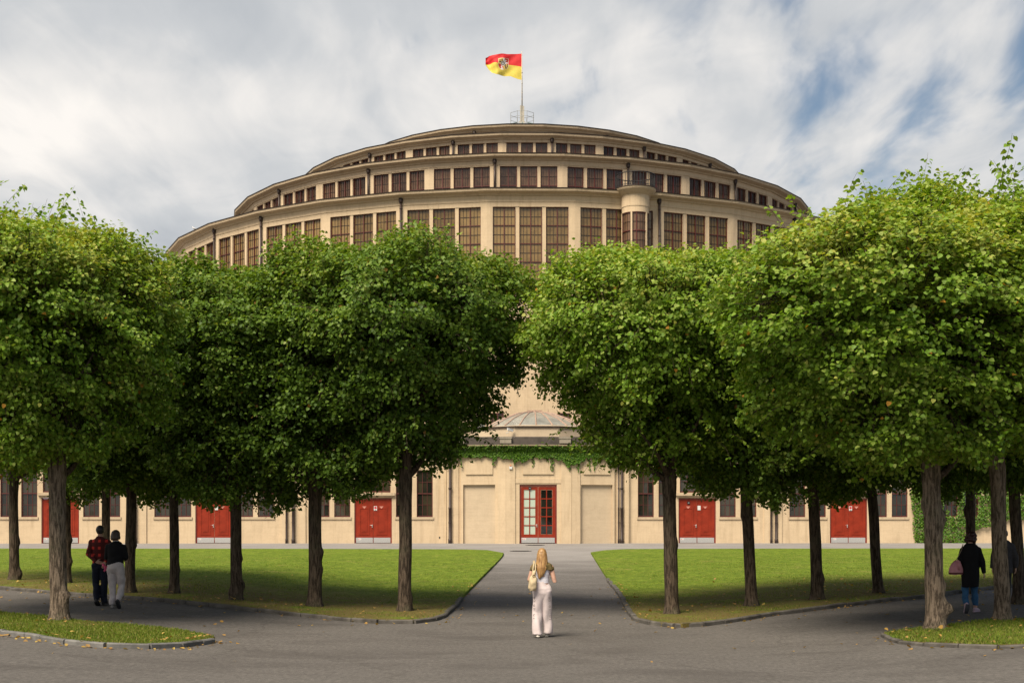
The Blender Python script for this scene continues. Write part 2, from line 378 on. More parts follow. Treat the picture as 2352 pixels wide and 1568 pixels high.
def sheet(name, poly, step, lift, mat, ztilt=0.03):
    """polygon (list of xy) draped over the terrain, with a skirt"""
    P = [Vector((p[0], p[1])) for p in poly]
    xsn = [p.x for p in P]; ysn = [p.y for p in P]
    pts = list(P); nb = len(P)
    edges = [(i, (i+1) % nb) for i in range(nb)]
    x = min(xsn)+step
    def inside(q):
        c = False
        for i in range(nb):
            a, b = P[i], P[(i+1) % nb]
            if (a.y > q.y) != (b.y > q.y) and q.x < (b.x-a.x)*(q.y-a.y)/(b.y-a.y)+a.x: c = not c
        return c
    while x < max(xsn):
        y = min(ysn)+step
        while y < max(ysn):
            q = Vector((x+rnd.uniform(-.1, .1)*step, y+rnd.uniform(-.1, .1)*step))
            if inside(q): pts.append(q)
            y += step
        x += step
    vo, ed, fa, *_ = delaunay_2d_cdt(pts, edges, [], 1, 1e-4)
    v = [(p.x, p.y, G(p.x, p.y)+lift+ztilt*nz((p.x*.8, p.y*.8, 3))) for p in vo]
    f = [tuple(t) for t in fa]; n0 = len(v)
    v += [(p.x, p.y, G(p.x, p.y)-.05) for p in P]
    v += [(p.x, p.y, G(p.x, p.y)+lift+ztilt*nz((p.x*.8, p.y*.8, 3))) for p in P]
    for i in range(nb): j = (i+1) % nb; f.append((n0+i, n0+j, n0+nb+j, n0+nb+i))
    me = bpy.data.meshes.new(name); me.from_pydata(v, [], f); me.materials.append(mat)
    me.polygons.foreach_set('use_smooth', [len(q) == 3 for q in f])
    o = put(name, me); tag(o, kind='structure'); return o, inside, P
def smooth_line(pts, step):
    """Catmull-Rom through points, resampled"""
    P = [Vector((p[0], p[1])) for p in pts]; out = []
    for i in range(len(P)-1):
        p0, p1, p2, p3 = P[max(i-1, 0)], P[i], P[i+1], P[min(i+2, len(P)-1)]
        n = max(2, int((p2-p1).length/.15))
        for k in range(n):
            t = k/n; out.append(.5*((2*p1)+(p2-p0)*t+(2*p0-5*p1+4*p2-p3)*t*t+(3*p1-p0-3*p2+p3)*t**3))
    out.append(P[-1])
    res = [out[0]]; acc = 0
    for a, b in zip(out, out[1:]):
        acc += (b-a).length
        if acc >= step: res.append(b); acc = 0
    if (res[-1]-out[-1]).length > step*.3: res.append(out[-1])
    return res
def xy(pl): return [gp(*p).xy for p in pl]

lfront = [Vector((-34, 52)), Vector((-22, 43))]+xy([(0, 1353), (251, 1373), (430, 1387), (574, 1402), (754, 1422), (898, 1432), (988, 1427), (1031, 1407), (1077, 1359), (1149, 1285), (1157, 1272)])
rfront = xy([(1357, 1271), (1393, 1328), (1425, 1368), (1450, 1414), (1482, 1431), (1554, 1441), (1644, 1434), (1770, 1414), (1895, 1398), (2121, 1373), (2283, 1352)])+[Vector((20, 43)), Vector((34, 52))]
lline = smooth_line(lfront, .5); rline = smooth_line(rfront, .5)
lawnL, insL, PL = sheet('lawn_left', [Vector((-34, 70.8))]+lline+xy([(1120, 1266), (1060, 1264)])+[Vector((-12, 70.8))], 1.0, .075, M_grass)
lawnR, insR, PR = sheet('lawn_right', xy([(1440, 1264), (1390, 1266)])+rline+[Vector((34, 71)), Vector((14, 71))], 1.0, .075, M_grass)
ilf = [Vector((-13, 26.2))]+xy([(0, 1456), (122, 1474), (220, 1485), (342, 1489), (415, 1486), (476, 1477), (494, 1472)])
ilb = xy([(470, 1464), (415, 1453), (317, 1442), (195, 1434), (117, 1422), (0, 1412)])+[Vector((-14, 31.5))]
irf = xy([(2028, 1461), (2060, 1475), (2107, 1482), (2197, 1485), (2352, 1487)])+[Vector((13, 22.6))]
irb = [Vector((14, 30.5))]+xy([(2352, 1427), (2269, 1429), (2179, 1441), (2067, 1454)])
ilfl = smooth_line(ilf, .4); irfl = smooth_line(irf, .4)
islL, insIL, PIL = sheet('grass_island_left', ilfl+ilb, .7, .065, M_grass)
islR, insIR, PIR = sheet('grass_island_right', irfl+irb, .7, .05, M_grass)
def kerb(parent, line, stone=.6, wd=.12, ht=.085, mat=None):
    pts = smooth_line(line, stone); i = 0
    for a, b in zip(pts, pts[1:]):
        mb = MB(); d = (b-a); L = d.length; d = d.normalized(); n = Vector((-d.y, d.x)); gap = .008
        j = rnd.uniform(-.012, .012); z0 = G(a.x, a.y); z1 = G(b.x, b.y); bev = .02
        prof = [(-wd/2, -.08), (-wd/2, ht-bev), (-wd/2+bev, ht), (wd/2-bev, ht), (wd/2, ht-bev), (wd/2, -.08)]
        def ring(p, z): return [(p.x+n.x*(q+j), p.y+n.y*(q+j), z+h+j*.6) for q, h in prof]
        A = ring(a+d*gap, z0); B = ring(b-d*gap, z1); k = len(prof)
        mb.v += A+B
        for q in range(k-1): mb.f.append((q, q+1, k+q+1, k+q)); mb.m.append(0)
        mb.f.append(tuple(range(k))); mb.m.append(0); mb.f.append(tuple(k+q for q in reversed(range(k)))); mb.m.append(0)
        mb.build('kerb_stone', mat or M_kerb, parent); i += 1
kerb(lawnL, [p for p in lline if p.y < 45 and p.x < -.6 and not (p.x > -1.5 and p.y > 36)])
kerb(lawnR, [p for p in rline if p.y < 45 and not (p.x < 2.9 and p.y > 36)])
kerb(islL, ilfl[:-1], .6, .12, .085, M_kerbl)
kerb(islR, irfl, .6, .10, .06)

# grass blades
def blades(name, parent, ins, box, n, hmin, hmax, cond=None):
    P = []; k = 0
    while len(P) < n and k < n*8:
        k += 1
        q = Vector((rnd.uniform(box[0], box[1]), rnd.uniform(box[2], box[3])))
        if ins(q) and (cond is None or cond(q)): P.append((q.x, q.y, G(q.x, q.y)))
    P = np.array(P); n = len(P); rg = np.random.RandomState(3)
    a = rg.uniform(0, 6.28, n); h = rg.uniform(hmin, hmax, n); wd = rg.uniform(.004, .009, n)*1.3
    dx = np.stack([np.cos(a), np.sin(a), 0*a], 1)*wd[:, None]
    lean = rg.normal(0, .35, (n, 3))*h[:, None]; lean[:, 2] = h
    base = P+np.array([0, 0, .065])
    v = np.stack([base-dx, base+dx, base+lean], 1).reshape(-1, 3)
    me = np_mesh(name, v, np.arange(n*3).reshape(n, 3), M_blade, rg.rand(n))
    o = put(name, me, parent); tag(o, kind='stuff'); return o
blades('grass_blades', islL, insIL, (-11.5, -4.5, 21.5, 30), 26000, .02, .055)
blades('grass_blades', islR, insIR, (6, 11.5, 21, 29), 24000, .02, .05)
blades('grass_blades', lawnL, insL, (-27, 0, 28, 70), 52000, .02, .045, lambda q: rnd.random() < 1-ss(36, 68, q.y)*.93 and abs(q.x) < q.y*.38+1)
blades('grass_blades', lawnR, insR, (2, 28, 27, 70), 52000, .02, .045, lambda q: rnd.random() < 1-ss(36, 68, q.y)*.93 and abs(q.x) < q.y*.38+1)

# manhole covers and a drain grate on the path
for px, py, wd_, ln_, lab in ((1229, 1251.5, .55, .5, 'dark round manhole cover right in front of the central glazed door'), (1196, 1265, .55, .45, 'dark manhole cover at the start of the path between lawn corners'), (1372, 1300, .3, .3, None)):
    if not lab: continue
    p = gp(px, py); mb = MB()
    mb.tube([(0, 0, -.03), (0, 0, .012)], [wd_, wd_], 28)
    for q in range(-4, 5): mb.box(-.4, .4, q*.1-.012, q*.1+.012, .012, .02)
    tag(mb.build('manhole_cover', simple('cast_iron', (.045, .04, .036), .7, .3), None, loc=p+Vector((0, 0, .006))), lab, 'manhole')

# ------------------------------------------------------------------ the domed hall
HALL_Z = 1.38
hall = empty('domed_hall', (.94, 130, HALL_Z), .012, 'vast cream concrete rotunda with stepped window tiers and low wings with red doors', 'building')
SEG = 11.25; HALF = R(SEG/2)
def fpos(r, ang, z=0): return (r*math.sin(ang), -r*math.cos(ang), z)
# tier: circumradius of wall, cornice top z, cornice overhang, window spec
TIERS = [  # name, R, ztop, overhang, win top below ztop, win h, win w, gap, zbottom
    ('A', 31.7, 24.86, .62, 1.22, 6.45, 1.60, .28, -.4),
    ('B', 25.85, 28.90, .60, .86, 1.95, 1.27, .25, 24.6),
    ('C', 20.05, 32.10, .55, .66, 1.02, .94, .22, 28.4),
    ('D', 14.5, 34.40, .50, None, 0, 0, 0, 31.6),
]
def ring_profile(name, Rc, prof, mat, parent, nseg=32, smooth=False):
    """prof: list of (radial offset, z); swept round the polygon"""
    mb = MB()
    for i in range(nseg):
        a0 = (i-.5)*2*math.pi/nseg; a1 = (i+.5)*2*math.pi/nseg
        for (r0, z0), (r1, z1) in zip(prof, prof[1:]):
            mb.quad(fpos(Rc+r0, a0, z0), fpos(Rc+r0, a1, z0), fpos(Rc+r1, a1, z1), fpos(Rc+r1, a0, z1))
    return mb.build(name, mat, parent, smooth)
def window_mesh(name, wd, ht, mats, cols, transoms, half_rows, fr=.055, style='tier', dep=.07):
    """frame with central mullion, transoms and thin muntins; origin at bottom centre, front towards -y"""
    mb = MB()
    x0, x1 = -wd/2, wd/2
    mb.box(x0, x0+fr, -dep, .03, 0, ht); mb.box(x1-fr, x1, -dep, .03, 0, ht)
    mb.box(x0+fr, x1-fr, -dep+.002, .03, 0, fr*1.3); mb.box(x0+fr, x1-fr, -dep+.002, .03, ht-fr, ht)
    mb.box(-fr*.62, fr*.62, -dep-.012, .03, fr*1.3, ht-fr)
    zs = [ht*t for t in transoms]
    for z in zs: mb.box(x0+fr, x1-fr, -dep+.004, .028, z-fr*.5, z+fr*.5)
    edges = [fr]+zs+[ht-fr]
    for s in (-1, 1):
        a, b = (x0+fr, -fr*.62) if s < 0 else (fr*.62, x1-fr)
        for k in range(1, cols): mb.box(a+(b-a)*k/cols-.011, a+(b-a)*k/cols+.011, -.035, .02, fr, ht-fr, 1)
    for e0, e1 in zip(edges, edges[1:]):
        for k in range(1, half_rows):
            z = e0+(e1-e0)*k/half_rows; mb.box(x0+fr, x1-fr, -.032, .018, z-.011, z+.011, 1)
    return mb.mesh(name, mats)
def pane_mesh(name, wd, ht, mat, nx, nzr, seed=0):
    """glazing of one window: every pane a separate sheet with its own slight tilt"""
    r = random.Random(seed); mb = MB()
    for i in range(nx):
        for j in range(nzr):
            xa, xb = -wd/2+wd*i/nx, -wd/2+wd*(i+1)/nx; za, zb = ht*j/nzr, ht*(j+1)/nzr
            t = [r.uniform(-.004, .004) for _ in range(4)]
            mb.quad((xa, t[0], za), (xb, t[1], za), (xb, t[2], zb), (xa, t[3], zb))
    return mb.mesh(name, mat)
VIS = range(-9, 10)
for (tn, Rw, zt, oh, wtop, wh, ww, gp_, zb) in TIERS:
    ap = Rw*math.cos(HALF); fw = 2*Rw*math.sin(HALF)
    body_top = zt-.42
    line_z = zt-.42-(.46 if tn == 'A' else .36 if tn == 'B' else .25)
    wall = MB()
    def P(i, x, y, z):     # facet frame -> hall frame; y positive is inward
        a = i*R(SEG); ca, sa = math.cos(a), math.sin(a)
        px_, py_ = x, -ap+y
        return (px_*ca-py_*sa, px_*sa+py_*ca, z)
    has = wtop is not None
    if has:
        z1 = zt-wtop; z0 = z1-wh; tot = 3*ww+2*gp_; ops = [(-tot/2+k*(ww+gp_), -tot/2+k*(ww+gp_)+ww) for k in range(3)]
    for i in range(32):
        ii = i if i <= 16 else i-32
        # frieze above the groove stands 4 cm proud
        wall.quad(P(i, -fw/2*1.0015, -.04, line_z), P(i, fw/2*1.0015, -.04, line_z), P(i, fw/2*1.0015, -.04, body_top+.1), P(i, -fw/2*1.0015, -.04, body_top+.1))
        wall.quad(P(i, -fw/2, .02, line_z), P(i, fw/2, .02, line_z), P(i, fw/2*1.0015, -.04, line_z), P(i, -fw/2*1.0015, -.04, line_z))
        if has and ii in VIS:
            wall.quad(P(i, -fw/2, 0, z1), P(i, fw/2, 0, z1), P(i, fw/2, 0, line_z+.02), P(i, -fw/2, 0, line_z+.02))
            wall.quad(P(i, -fw/2, 0, zb), P(i, fw/2, 0, zb), P(i, fw/2, 0, z0), P(i, -fw/2, 0, z0))
            cuts = [-fw/2]+[c for o in ops for c in o]+[fw/2]
            for k in range(0, 8, 2):
                # piers stand slightly back from the lintel except at the corners
                yb = 0 if k in (0, 6) else .035
                wall.quad(P(i, cuts[k], yb, z0), P(i, cuts[k+1], yb, z0), P(i, cuts[k+1], yb, z1), P(i, cuts[k], yb, z1))
            d = .26
            for (a, b) in ops:
                wall.quad(P(i, a, 0, z0), P(i, a, d, z0), P(i, a, d, z1), P(i, a, 0, z1))
                wall.quad(P(i, b, 0, z0), P(i, b, d, z0), P(i, b, d, z1), P(i, b, 0, z1))
                wall.quad(P(i, a, 0, z1), P(i, b, 0, z1), P(i, b, d, z1), P(i, a, d, z1))
                wall.quad(P(i, a, -.03, z0+.002), P(i, b, -.03, z0+.002), P(i, b, d, z0+.03), P(i, a, d, z0+.03))
        else:
            wall.quad(P(i, -fw/2, 0, zb), P(i, fw/2, 0, zb), P(i, fw/2, 0, line_z+.02), P(i, -fw/2, 0, line_z+.02))
    wall.build('wall', M_wall, hall)
    # cornice, gutter edge and roof
    ring_profile('cornice', Rw, [(0, zt-.46), (.16, zt-.44), (.2, zt-.36), (oh-.12, zt-.27), (oh-.03, zt-.22), (oh, zt-.08), (oh, zt-.06)], M_cornice, hall)
    ring_profile('gutter', Rw, [(oh+.0, zt-.062), (oh+.035, zt-.058), (oh+.05, zt), (oh-.04, zt+.015), (oh-.16, zt-.05)], M_gutter, hall)
    nxt = {'A': (25.85, 25.9), 'B': (20.05, 29.9), 'C': (14.5, 32.7), 'D': (4.2, 36.8)}[tn]
    ring_profile('roof', Rw, [(oh-.13, zt-.045), (oh-.5, zt-.02), (nxt[0]-Rw-.1, nxt[1])], M_dark, hall)
    if has:
        fmats = [M_red, M_muntin]
        if tn == 'A':
            wm = window_mesh('window', ww, wh, fmats, 3, [.2, .4, .6, .8], 2, .05); pm = [pane_mesh('pane', ww, wh, M_gA, 6, 10, s) for s in range(3)]
        elif tn == 'B':
            wm = window_mesh('window', ww, wh, fmats, 3, [.27], 2, .05); pm = [pane_mesh('pane', ww, wh, M_gB, 6, 4, s) for s in range(3)]
        else:
            wm = window_mesh('window', ww, wh, fmats, 3, [], 1, .045); pm = [pane_mesh('pane', ww, wh, M_gB, 6, 1, s) for s in range(3)]
        for i in VIS:
            for k, (a, b) in enumerate(ops):
                p = P(i, (a+b)/2, .20, z0)
                wo_ = put('window', wm, hall, p, i*R(SEG))
                g_ = put('pane', pm[(k+i) % 3], wo_, (0, .0, 0)); tag(g_, kind='stuff')
    # drain pipes at corners
    pk = {'A': (-4.5, -3.5, -1.5, 1.5, 3.5, 5.5), 'B': (-6.5, -4.5, -2.5, -.5, 1.5, 3.5, 5.5), 'C': (-5.5, -3.5, -1.5, .5, 2.5, 4.5), 'D': (-1.5, 2.5)}[tn]
    for k in pk:
        mb = MB(); a = k*R(SEG); r = Rw+.13; zl = {'A': 15.5, 'B': 25.6, 'C': 29.6, 'D': 32.6}[tn]
        mb.tube([(0, 0, zl), (0, 0, zt-.75)], [.085, .085], 10)
        mb.tube([(0, 0, zt-.78), (0, 0, zt-.62), (0, 0, zt-.40)], [.09, .15, .16], 10)
        z = zl+.6
        while z < zt-1: mb.tube([(0, 0, z), (0, 0, z+.05)], [.105, .105], 10); z += 1.9
        mb.build('drain_pipe', M_pipe, hall, True, fpos(r, a))
# low openings at the foot of the rotunda wall
mw = window_mesh('window', .84, .82, [M_red, M_muntin], 2, [], 1, .05); pmw = pane_mesh('pane', .84, .82, M_gB, 2, 2)
for lx in (-2.35, 2.35):
    o = put('window', mw, hall, (lx, -31.7*math.cos(HALF)-.045, 8.25)); put('pane', pmw, o, (0, .01, 0))
# lantern cap
ring_profile('lantern_cap', 0, [(4.2, 36.8), (3.4, 37.5), (2.3, 38.15), (1.3, 38.5), (.02, 38.6)], M_gGreen, hall, 16, True)
mb = MB()
for i in range(16):
    a = i*math.pi/8; mb.tube([fpos(r_, a, z_+.03) for r_, z_ in ((4.2, 36.8), (3.4, 37.5), (2.3, 38.15), (1.3, 38.5))], [.035]*4, 6)
mb.build('lantern_rib', simple('green_rib', (.10, .17, .14), .5), hall)
# roof-top railing (eight-sided) and mast
M_galv = simple('galvanised_rail', (.42, .42, .41), .45, .5, .15, 6)
RAILR, RZ = 1.15, 38.55
cor = [fpos(RAILR, (i+.5)*math.pi/4) for i in range(8)]
for i, c in enumerate(cor):
    mb = MB(); mb.tube([(0, 0, 0), (0, 0, 1.12)], [.02, .02], 6); mb.build('railing_post', M_galv, hall, loc=(c[0], c[1], RZ))
for h in (1.1, .65):
    for i in range(8):
        mb = MB(); a = Vector(cor[i]); b = Vector(cor[(i+1) % 8]); mb.tube([a, b], [.018, .018], 6); mb.build('railing_bar', M_galv, hall, loc=(0, 0, RZ+h))
mb = MB(); mb.box(-.19, -.05, -.1, .1, 0, 1.55); mb.box(.05, .2, -.1, .1, 0, 1.5); mb.box(-.05, .05, -.05, .05, 0, 1.5); mb.box(-.3, .3, -.25, .25, -.35, .02)
mb.build('mast_foot', simple('mast_steel', (.50, .46, .38), .5, .3, .15, 3), hall, loc=(0, 0, 38.9))
mb = MB(); mb.tube([(0, 0, 1.0), (0, 0, 4.0), (-.02, 0, 6.62)], [.06, .045, .028], 10)
for z in (2.1, 2.7, 3.6, 4.6): mb.tube([(0, 0, z), (0, 0, z+.06)], [.065, .065], 8)
mb.build('flag_pole', simple('pole_paint', (.60, .53, .43), .5, .2), hall, True, (0, 0, 38.9))
# stair turret on the rotunda wall
TA = 1.2*R(SEG); TR = 31.95; tz = 24.86
tc_ = fpos(TR, TA)
def lathe(name, prof, mat, parent, loc, n=40, smooth=True):
    mb = MB()
    for (r0, z0), (r1, z1) in zip(prof, prof[1:]):
        for i in range(n):
            a0, a1 = 2*math.pi*i/n, 2*math.pi*(i+1)/n
            mb.quad((r0*math.cos(a0), r0*math.sin(a0), z0), (r0*math.cos(a1), r0*math.sin(a1), z0), (r1*math.cos(a1), r1*math.sin(a1), z1), (r1*math.cos(a0), r1*math.sin(a0), z1))
    me = mb.mesh(name, mat, smooth)
    bm = bmesh.new(); bm.from_mesh(me); bmesh.ops.remove_doubles(bm, verts=bm.verts, dist=1e-5); bm.to_mesh(me); bm.free()
    return put(name, me, parent, loc)
lathe('turret_wall', [(.93, tz-1.63), (.97, tz-1.63), (.97, tz-1.22), (1.0, tz-1.21), (1.0, tz-.38)], M_wall, hall, tc_, smooth=False)
lathe('turret_cornice', [(1.0, tz-.40), (1.06, tz-.36), (1.14, tz-.28), (1.36, tz-.13), (1.46, tz-.02), (1.47, tz+.07)], M_cornice, hall, tc_)
lathe('turret_gutter', [(1.472, tz+.068), (1.5, tz+.072), (1.5, tz+.13), (1.3, tz+.14), (0.01, tz+.15)], M_gutter, hall, tc_)
lathe('turret_base', [(.2, tz-8.6), (.7, tz-8.2), (.98, tz-7.6), (.98, tz-6.9), (.9, tz-6.9)], M_wall, hall, tc_)
lathe('turret_glazing', [(.88, tz-6.9), (.88, tz-1.6)], M_gB, hall, tc_, 24)
mb = MB()
for i in range(24):
    a = 2*math.pi*i/24; big = i % 6 == 0; r = .90; w_ = .045 if big else .014
    mb.tube([(r*math.cos(a), r*math.sin(a), tz-6.9), (r*math.cos(a), r*math.sin(a), tz-1.6)], [w_, w_], 6, 0 if big else 1)
for z, w_ in ((tz-1.66, .05), (tz-2.95, .05), (tz-4.24, .05), (tz-5.5, .05), (tz-2.3, .014), (tz-3.6, .014)):
    mb.tube([(.905*math.cos(2*math.pi*i/48), .905*math.sin(2*math.pi*i/48), z) for i in range(49)], [w_]*49, 6, 0 if w_ > .02 else 1, ref=(0, 0, 1))
mb.build('turret_window_frame', [M_red, M_muntin], hall, loc=tc_)
for i in range(4):
    mb = MB(); a = TA-math.pi/2+(i-1.5)*1.25; ca, sa = math.cos(a), math.sin(a); r0 = .86
    q = [(r0, -.06), (.99, -.06), (.99, .06), (r0, .06)]
    mb.v += [(x*ca-y*sa, x*sa+y*ca, z) for z in (tz-6.9, tz-1.6) for x, y in q]
    for f in ((0, 1, 5, 4), (1, 2, 6, 5), (2, 3, 7, 6), (3, 0, 4, 7)): mb.f.append(f); mb.m.append(0)
    mb.build('turret_pier', M_wall, hall, loc=tc_)
mb = MB(); n_ = 40
for i in range(n_):
    a = 2*math.pi*i/n_; mb.tube([(1.4*math.cos(a), 1.4*math.sin(a), tz+.12), (1.4*math.cos(a), 1.4*math.sin(a), tz+1.08)], [.018, .018], 5)
for z, w_ in ((tz+1.08, .034), (tz+.24, .022)):
    mb.tube([(1.4*math.cos(2*math.pi*i/48), 1.4*math.sin(2*math.pi*i/48), z) for i in range(49)], [w_]*49, 6, ref=(0, 0, 1))
mb.build('turret_railing', M_black, hall, loc=tc_)

# ---------------------------------------------------------------- low wings
FY = -48.0
def wall_openings(mb, x0, x1, z0, z1, ops, y, depth, m=0):
    xs_ = sorted({x0, x1, *[o[0] for o in ops], *[o[1] for o in ops]}); zs_ = sorted({z0, z1, *[o[2] for o in ops], *[o[3] for o in ops]})
    for a, b in zip(xs_, xs_[1:]):
        for c, d in zip(zs_, zs_[1:]):
            cx_, cz_ = (a+b)/2, (c+d)/2
            if any(o[0] < cx_ < o[1] and o[2] < cz_ < o[3] for o in ops): continue
            mb.quad((a, y, c), (b, y, c), (b, y, d), (a, y, d), m)
    for o in ops:
        a, b, c, d = o[:4]
        mb.quad((a, y, c), (a, y+depth, c), (a, y+depth, d), (a, y, d), m); mb.quad((b, y, c), (b, y+depth, c), (b, y+depth, d), (b, y, d), m)
        mb.quad((a, y, d), (b, y, d), (b, y+depth, d), (a, y+depth, d), m); mb.quad((a, y, c), (b, y, c), (b, y+depth, c), (a, y+depth, c), m)
BAYS = [-28.0, -19.0, -9.68, 9.4, 18.35, 27.4]
WO = ((-3.5, -2.56), (-2.28, -1.34), (1.34, 2.28), (2.56, 3.5))
wins = []; doors = []; trans = []
for xd in BAYS:
    for a, b in WO: wins.append((xd+a, xd+b, 1.54, 4.3))
    trans.append((xd-1.02, xd+1.02, 2.98, 4.3))
    if xd < 27: doors.append((xd-1.1, xd+1.1, -.02, 2.67))
for side in (-1, 1):
    mb = MB(); x0, x1 = (-40, -5.35) if side < 0 else (5.35, 40)
    ops = [o for o in wins+doors+trans if x0 < o[0] < x1]
    wall_openings(mb, x0, x1, -.3, 5.45, ops, FY, .24)
    # back, ends
    mb.quad((x0, FY, -.3), (x0, FY+12, -.3), (x0, FY+12, 5.45), (x0, FY, 5.45)); mb.quad((x1, FY, -.3), (x1, FY+12, -.3), (x1, FY+12, 5.45), (x1, FY, 5.45))
    mb.build('wing_wall', M_wall, hall)
    mb = MB()
    pr = [(0, 5.30), (-.12, 5.33), (-.16, 5.45), (-.42, 5.52), (-.46, 5.70), (-.46, 5.75)]
    for (y0, z0), (y1, z1) in zip(pr, pr[1:]): mb.quad((x0, FY+y0, z0), (x1, FY+y0, z0), (x1, FY+y1, z1), (x0, FY+y1, z1))
    mb.build('wing_cornice', M_cornice, hall)
    mb = MB(); mb.quad((x0, FY-.47, 5.752), (x1, FY-.47, 5.752), (x1, FY-.47, 5.85), (x0, FY-.47, 5.85)); mb.quad((x0, FY-.47, 5.85), (x1, FY-.47, 5.85), (x1, FY+16.2, 8.1), (x0, FY+16.2, 8.1))
    mb.build('wing_roof', M_dark, hall)
# pilaster strips, sills, door ledges
for xd in BAYS:
    for s in (-1, 1):
        mb = MB(); a = xd+s*3.95; b = xd+s*4.3; mb.box(min(a, b), max(a, b), FY-.07, FY+.05, -.3, 5.32); mb.build('pilaster', M_wall, hall)
        mb = MB(); a, b = (xd-3.56, xd-1.28) if s < 0 else (xd+1.28, xd+3.56); mb.box(a, b, FY-.06, FY+.1, 1.40, 1.54); mb.build('window_sill', M_cornice, hall)
    mb = MB(); mb.box(xd-1.22, xd+1.22, FY-.1, FY+.1, 2.72, 2.80); mb.box(xd-1.28, xd+1.28, FY-.17, FY+.1, 2.80, 2.96); mb.build('door_ledge', M_cornice, hall)
# plinth shadow gap line at wall foot
wm_w = window_mesh('window', .94, 2.76, [M_red, M_muntin], 2, [.5], 2, .06); 
def wing_window(x, z, wd, ht, cols, rows, mat, nm='window'):
    fr = .055; mb = MB(); x0, x1 = -wd/2, wd/2
    mb.box(x0, x0+fr, -.06, .03, 0, ht); mb.box(x1-fr, x1, -.06, .03, 0, ht); mb.box(x0+fr, x1-fr, -.058, .03, 0, fr*1.5); mb.box(x0+fr, x1-fr, -.058, .03, ht-fr, ht)
    if ht > 2: mb.box(x0+fr, x1-fr, -.062, .03, ht*.5-.03, ht*.5+.03)
    for k in range(1, cols): q = x0+fr+(wd-2*fr)*k/cols; mb.box(q-.014, q+.014, -.03, .02, fr, ht-fr)
    for k in range(1, rows):
        if ht > 2 and k*2 == rows: continue
        q = fr+(ht-2*fr)*k/rows; mb.box(x0+fr, x1-fr, -.028, .018, q-.012, q+.012)
    return mb.mesh(nm, M_red)
WM = wing_window(0, 0, .94, 2.76, 3, 4, None); TM = wing_window(0, 0, 2.04, 1.32, 5, 2, None)
def pane_unit(wd, ht, mat):
    mb = MB(); mb.quad((-wd/2, 0, 0), (wd/2, 0, 0), (wd/2, 0, ht), (-wd/2, 0, ht)); return mb.mesh('pane', mat)
pu = pane_unit((.94-.11)/3-.02, (2.76-.11)/4-.02, M_gW); pt = pane_unit((2.04-.11)/5-.02, (1.32-.11)/2-.02, M_gW)
for (a, b, z0, z1) in wins:
    if abs((a+b)/2) > 31.5: continue
    o = put('window', WM, hall, ((a+b)/2, FY+.16, z0))
    for i in range(3):
        for j in range(4):
            p = put('pane', pu, o, (-.415+.2767*(i+.5), rnd.uniform(-.002, .002), .065+.6625*j)); p.rotation_euler = (rnd.uniform(-.012, .012), 0, rnd.uniform(-.015, .015))
for (a, b, z0, z1) in trans:
    o = put('window', TM, hall, ((a+b)/2, FY+.16, z0))
    for i in range(5):
        for j in range(2): put('pane', pt, o, (-.965+.386*(i+.5), 0, .065+.605*j))

def text_mesh(name, body, size, mat, parent, loc):
    cu_ = bpy.data.curves.new(name, 'FONT'); cu_.body = body; cu_.size = size; cu_.extrude = .002; cu_.align_x = 'CENTER'; cu_.align_y = 'CENTER'
    t = bpy.data.objects.new(name, cu_); COL.objects.link(t)
    dg = bpy.context.evaluated_depsgraph_get(); me = bpy.data.meshes.new_from_object(t.evaluated_get(dg)); bpy.data.objects.remove(t)
    me.materials.clear(); me.materials.append(mat); o = put(name, me, parent, loc); o.rotation_euler = (R(90), 0, 0); return o
M_notice_red = simple('notice_red', (.55, .03, .05), .6)
def plate(door, x, z, txt):
    mb = MB(); mb.box(-.075, .075, -.012, 0, -.085, .085); s = mb.build('number_plate', M_black, door, loc=(x, -.075, z))
    text_mesh('lettering', txt, .085, M_white, s, (0, -.015, 0))
def triangle(door, x, z):
    mb = MB(); mb.poly([(-.13, 0, .07), (0, 0, -.07), (.13, 0, .07)]); mb.build('warning_sticker', simple('pink_sticker', (.62, .26, .20), .6), door, loc=(x, -.072, z))
def handle(door, x, z):
    mb = MB(); mb.box(-.02, .02, -.02, 0, -.13, .05); mb.tube([(0, -.02, .02), (0, -.07, .02), (-.13, -.07, .02)], [.012, .012, .012], 8); mb.build('handle', M_chrome, door, loc=(x, -.07, z))
